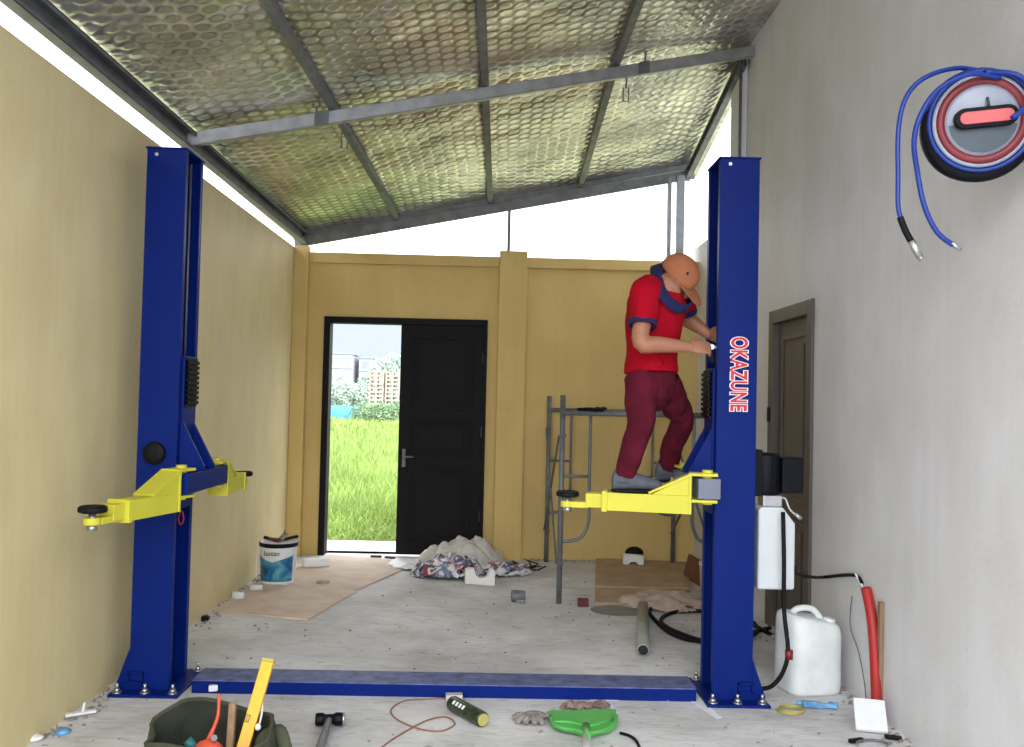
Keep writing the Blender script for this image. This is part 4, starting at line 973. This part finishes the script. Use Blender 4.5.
# bits along left wall
q = onF(80, 717); mb = MB(); mb.beam(q+V((-.05, -.04, .02)), q+V((.06, .03, .02)), .03, .012); mb.cyl(q+V((.01, .0, .02)), q+V((.01, .02, .06)), .006); tag(mb.build('white_clip', m_white_s, None, q, bevel=.003), 'white plastic clip on the floor by the left wall', 'clip')
q = onF(63, 733); mb = MB(); mb.lathe([(.03, 0), (.035, .008), (.02, .02), (.008, .02)], q, 20); tag(mb.build('blue_bottle_cap', m_bluepl, None, q), 'small pale blue cap on the floor near the left wall', 'cap')
q = onF(32, 741); mb = MB(); mb.ell(q+V((0,0,.014)), (.05, .035, .014), None, 12, 6); tag(mb.build('plaster_lump', m_foam, None, q), 'white plaster lump on the floor in the lower left corner', 'plaster')
q = onF(213, 694); mb = MB(); mb.obox(q+V((0,-.0,.03)), (1,.3,0), (-.3,1,0), (0,0,1), .045, .03, .03); tag(mb.build('paper_scrap', m_white_s, None, q+V((0,-.03,0)), bevel=.006), 'white paper scrap against the floor beam behind the tool bag', 'paper')

# ---- foreground: tool bag, hammer, can, gloves, green squeegee
bg = V((-1.04, 3.45, 0)); tb_ = thing('tool_bag', 'open dark green canvas tool bag on the floor at the lower left', 'tool bag', bg)
mb = MB(); rs = []
def bagring(z, rx, ry, ins=0): return [bg+V(((rx-ins)*math.cos(a)*(1+.16*noise.noise(V((math.cos(a)*2.4, math.sin(a)*2.4, z*5)))), (ry-ins)*math.sin(a), z+(.02*math.sin(3*a+1)+.035*max(0, math.cos(a-2.0)) if z > .15 else 0))) for a in [2*PI*i/48 for i in range(48)]]
rs = [bagring(0, .2, .18), bagring(.01, .235, .225), bagring(.08, .25, .24), bagring(.16, .245, .235), bagring(.235, .235, .228), bagring(.237, .235, .228, .012), bagring(.16, .245, .235, .014), bagring(.08, .25, .24, .014), bagring(.03, .2, .18, .014)]
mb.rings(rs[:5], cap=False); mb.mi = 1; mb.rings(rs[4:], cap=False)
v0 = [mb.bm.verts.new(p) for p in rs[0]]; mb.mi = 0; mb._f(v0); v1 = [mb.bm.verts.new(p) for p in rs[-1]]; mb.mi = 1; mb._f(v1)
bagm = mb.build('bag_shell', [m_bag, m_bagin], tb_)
mb = MB(); mb.tube([p+V((0,0,.004)) for p in bagring(.235, .23, .223)], .009, 8, True, 0, .8); mb.build('rim_binding', m_bag, tb_)
mb = MB(); mb.tube([bg+V((.19, .06, .19)), bg+V((.24, .03, .23)), bg+V((.27, .0, .19)), bg+V((.285, -.02, .12)), bg+V((.25, -.04, .04))], .028, 12, False, 4, .6); mb.build('side_strap', m_bag, tb_)
mb = MB(); mb.ell(bg+V((.2, .06, .17)), (.055, .07, .06), None, 18, 10); mb.build('outer_pocket', m_bag, tb_)
# tools inside the bag
def in_bag(name, parts, lab, cat, loc):
    r = thing(name, lab, cat, loc)
    for nm, bfun, m, bv in parts:
        mb = MB(); bfun(mb); mb.build(nm, m, r, bevel=bv)
    return r
La, Lb = atY(231, 790, 3.40), atY(268, 662, 3.66)
La.z = max(La.z, .03)
in_bag('spirit_level', [('level_bar', lambda mb: mb.beam(La, Lb, .047, .022, (0,-1,.3)), m_level, .003),
   ('end_cap', lambda mb: mb.beam(Lb, Lb+(Lb-La).normalized()*.012, .05, .026, (0,-1,.3)), m_tape, .002),
   ('vial', lambda mb: mb.cyl(La.lerp(Lb, .52)+V((-.012,-.016,0)), La.lerp(Lb, .58)+V((-.012,-.016,0)), .008), m_tape, 0),
   ('side_groove', lambda mb: mb.beam(La.lerp(Lb, .1)+V((0,-.0125,.0)), La.lerp(Lb, .9)+V((0,-.0125,.0)), .014, .002, (0,-1,.3)), m_level, 0)], 'long yellow spirit level sticking up out of the tool bag', 'level', La)
a0 = [atY(219, 694, 3.50), atY(218, 715, 3.48), atY(212, 732, 3.46), atY(205, 745, 3.44)]
in_bag('pliers', [('jaw_arm', lambda mb: mb.tube(a0, [.006, .007, .009, .012], 8), m_orange, 0),
   ('orange_body', lambda mb: mb.ell(atY(208, 753, 3.42), (.06, .035, .05), None, 18, 10), m_orange, 0),
   ('pivot', lambda mb: mb.cyl(atY(214, 738, 3.40), atY(214, 738, 3.43), .012), m_galvd, 0)], 'orange red long-handled tool in the left half of the tool bag', 'tool', atY(211, 752, 3.42))
mb = MB(); mb.beam(atY(228, 775, 3.45), atY(233, 703, 3.56), .028, .028, (0,-1,0)); tag(mb.build('mallet', m_wood, None, atY(228, 775, 3.45), bevel=.006), 'wooden mallet shaft standing in the middle of the tool bag', 'mallet')
mb = MB(); mb.tube([atY(262, 698, 3.6), atY(262, 712, 3.57), atY(258, 730, 3.5)], .004, 6); mb.ell(atY(258, 727, 3.5), (.012, .01, .014), None, 10, 6); tag(mb.build('string_knot', m_white_s, None, atY(258, 727, 3.5)), 'thin white cord with a knot hanging in the tool bag', 'cord')
mb = MB(); mb.cyl(atY(187, 740, 3.42), atY(194, 748, 3.42), .018); tag(mb.build('teal_roll', mat('teal_plastic', (40, 110, 110), .5), None, atY(190, 745, 3.42)), 'small teal roll inside the left of the tool bag', 'tape roll')
# hammer
hm = thing('sledge_hammer', 'short black sledge hammer lying with its handle toward the camera', 'hammer', onF(329, 724))
hcn = onF(329, 727)+V((0, 0, .035)); mb = MB(); ax_ = V((1, .12, 0)).normalized()
mb.lathe([(.024, -.062), (.03, -.058), (.031, -.03), (.024, -.018), (.024, .018), (.031, .03), (.03, .058), (.024, .062)], hcn, 8, ax_); mb.build('head', m_blackpl, hm, bevel=.003)
MB().lathe([(.022, .060), (.030, .061), (.030, .068), (.02, .070)], hcn, 8, ax_).build('worn_face', m_steel, hm)
mb = MB(); mb.tube([hcn+V((0, .0, 0)), onF(322, 742, .03), onF(316, 765, .02)], [.016, .019, .022], 12, False, 3); mb.build('handle', m_galvd, hm)
# can
c0, c1 = onF(452, 703, .035), onF(483, 720, .035); c0.z = c1.z = .036; d = (c1-c0).normalized(); L_ = (c1-c0).length
cn = thing('insulated_bottle', 'mottled green and black can lying on its side before the blue beam', 'can', (c0.x, c0.y, 0))
MB().lathe([(.02, 0), (.034, .004), (.036, .012), (.036, L_-.012), (.034, L_-.004), (.03, L_)], c0, 32, d).build('shell', m_cangreen, cn)
MB().lathe([(.029, L_-.002), (.028, L_+.006), (.022, L_+.004), (.01, L_+.008)], c0, 28, d).build('pale_end', m_tape, cn)
n_ = V((-d.y, d.x, 0))
for k in range(4): MB().obox(c0+d*(.06+.028*k)-n_*.028+V((0, 0, .024)), d, V((0,0,1))*.7+n_*.7, -n_*.7+V((0,0,.7)), .014, .02, .002).build('white_marking', m_graph_w, cn)
q = onF(454, 700); mb = MB(); mb.obox(q+V((0, .0, .016)), (1, .1, 0), (-.1, 1, 0), (0,0,1), .085, .05, .03); tag(mb.build('paper_box', m_sheet, None, q, bevel=.004), 'small crumpled pale box behind the green can', 'box')
mb = MB(); mb.tube([onF(444, 698, .005), onF(425, 699, .005), onF(404, 701, .005), onF(391, 710, .005), onF(398, 720, .005), onF(420, 729, .005), onF(441, 731, .005), onF(455, 724, .005), onF(446, 717, .008), onF(428, 720, .012), onF(408, 730, .005), onF(390, 741, .005), onF(376, 752, .005)], .0035, 6, False, 6)
tag(mb.build('orange_wire', m_wire, None, onF(404, 701)), 'thin orange brown wire curling on the floor left of the can', 'wire')
# crumpled glove
gl = thing('work_glove', 'crumpled grey work glove lying on the floor left of the green squeegee', 'glove', onF(530, 726))
q = onF(532, 722); b = MB(); b.ell(q+V((.01, .02, .022)), (.06, .045, .022), None, 16, 8)
for k, (dx, dy) in enumerate(((-.09, .01), (-.075, -.045), (-.035, -.06), (.01, -.065), (.05, -.06))):
    b.tube([q+V((dx*.2, dy*.2+.01, .02)), q+V((dx*.65, dy*.65, .03)), q+V((dx, dy, .013))], [.016, .015, .012], 8, False, 4)
b.tube([q+V((.04, .03, .02)), q+V((.075, .02, .022)), q+V((.11, .03, .016))], [.014, .01, .014], 8)
fuse(b, 'glove_body', mat('grey_knit', (132, 126, 120), .9, 0, .35, 40, .3, 60), gl, .0035, 1)
# green squeegee / floor wiper
q = onF(583, 724); sq = thing('floor_squeegee', 'bright green plastic squeegee head with white handle at the bottom centre', 'squeegee', q)
S = lambda x, y, z=.0: onF(x, y, z)
mb = MB(); out = [(547, 715), (552, 713), (560, 714), (585, 713), (612, 712), (618, 718), (617, 727), (610, 733), (598, 735), (592, 737), (583, 737), (575, 734), (560, 731), (552, 727)]
pts = [S(x, y, .012) for x, y in out]; mb.prism(pts, (0, 0, .018)); mb.build('head_plate', m_green, sq, bevel=.004)
mb = MB(); mb.tube([S(550, 716, .034), S(556, 726, .034), S(575, 730, .036), S(588, 733, .038), S(604, 730, .036), S(615, 722, .034), S(614, 715, .034)], .008, 8, False, 3); mb.build('raised_rim', m_green, sq)
mb = MB(); mb.tube([S(552, 722, .034), S(570, 722, .034), S(590, 726, .034), S(612, 719, .034)], .007, 8, False, 3); mb.build('centre_rib', m_green, sq)
MB().beam(S(552, 713, .01), S(616, 711, .01), .02, .014).build('rubber_blade', m_green, sq, bevel=.002)
mb = MB(); mb.cyl(S(586, 731, .05), S(587, 770, .12), .013, .014, 16); mb.build('handle', m_white_s, sq)
mb = MB(); mb.cyl(S(586, 726, .035), S(587, 738, .06), .019, .016, 16); mb.build('socket', m_green, sq)
heap('brown_rag', tuple(S(577, 708))[:2], .08, .05, .04, mat('brown_grey_rag', (140, 118, 110), .9, 0, .3, 30, .3), 2.2, 'small brown grey rag behind the green squeegee', 'rag', 26, .6, 22)
heap('brown_rag', tuple(S(600, 707))[:2], .06, .04, .03, mat('dark_rag', (120, 100, 96), .9, 0, .3, 30, .3), 4.4, 'smaller dark rag behind the right end of the green squeegee', 'rag', 24, .6, 22)
board('white_paper', [S(598, 708), S(618, 714), S(612, 704), S(597, 701)], .002, m_white_s, 'white paper scrap behind the right end of the squeegee', 'paper', None)
board('white_paper', [S(590, 700.5), S(641, 700.5), S(640, 698), S(592, 698)], .002, m_white_s, 'thin white paper strip along the front of the blue floor beam', 'paper', None)
board('white_paper', [S(690, 701), S(700, 698), S(722, 718), S(717, 719)], .002, m_white_s, 'white pointed strip on the floor before the right post base', 'paper', None)
mb = MB(); mb.tube([S(620, 733, .008), S(630, 736, .008), S(637, 742, .008), S(642, 755, .008)], .007, 8); tag(mb.build('black_cable', m_black, None, S(630, 736)), 'short black cable on the floor right of the squeegee', 'cable')
# uncountable crumbs
mb = MB()
def crumb(x, y, s):
    mb.ell((x, y, s*.4), (s, s*random.uniform(.6, 1), s*.5), None, 5, 3)
for _ in range(260): crumb(random.uniform(XL+.02, XR-.05), random.uniform(3.4, 8.5), random.uniform(.003, .011))
for _ in range(330): y = random.uniform(3.4, 8.5); crumb(XL+.01+abs(random.gauss(0, .05)), y, random.uniform(.004, .014))
for _ in range(160): y = random.uniform(3.6, 6); crumb(XR-.01-abs(random.gauss(0, .05)), y, random.uniform(.004, .014))
for _ in range(160): crumb(random.uniform(.3, 1.8), YB-.02-abs(random.gauss(0, .06)), random.uniform(.004, .014))
tag(mb.build('plaster_crumbs', m_dirt), 'grey plaster crumbs and grit scattered over the concrete floor', 'debris', None, 'stuff')

# ================================================================== LIGHT
W = bpy.data.worlds.new('overcast_sky'); bpy.context.scene.world = W; W.use_nodes = True
nt = W.node_tree; bgn = nt.nodes['Background']
tcw = nt.nodes.new('ShaderNodeTexCoord'); sx_ = nt.nodes.new('ShaderNodeSeparateXYZ'); nt.links.new(tcw.outputs['Generated'], sx_.inputs[0])
rmp = nt.nodes.new('ShaderNodeValToRGB'); e = rmp.color_ramp.elements
e[0].position = .085; e[0].color = (.195, .222, .25, 1); e[1].position = .15; e[1].color = (.93, .965, 1, 1)
nt.links.new(sx_.outputs[2], rmp.inputs[0]); nt.links.new(rmp.outputs[0], bgn.inputs[0]); bgn.inputs[1].default_value = WS = 3.9
sl = bpy.data.lights.new('bright_sky_fill', 'SUN'); sl.energy = 1.5; sl.angle = math.radians(60); sl.color = (.97, .985, 1)  # added soft fill, acting as bright overcast sky at the open front
so = bpy.data.objects.new('bright_sky_fill', sl); C.objects.link(so)
so.rotation_euler = V((.02, 1, -.36)).to_track_quat('-Z', 'Y').to_euler()
vs_ = bpy.context.scene.view_settings; vs_.view_transform = 'Standard'; vs_.look = 'None'; vs_.gamma = 1; vs_.use_curve_mapping = False; vs_.exposure = 0.14
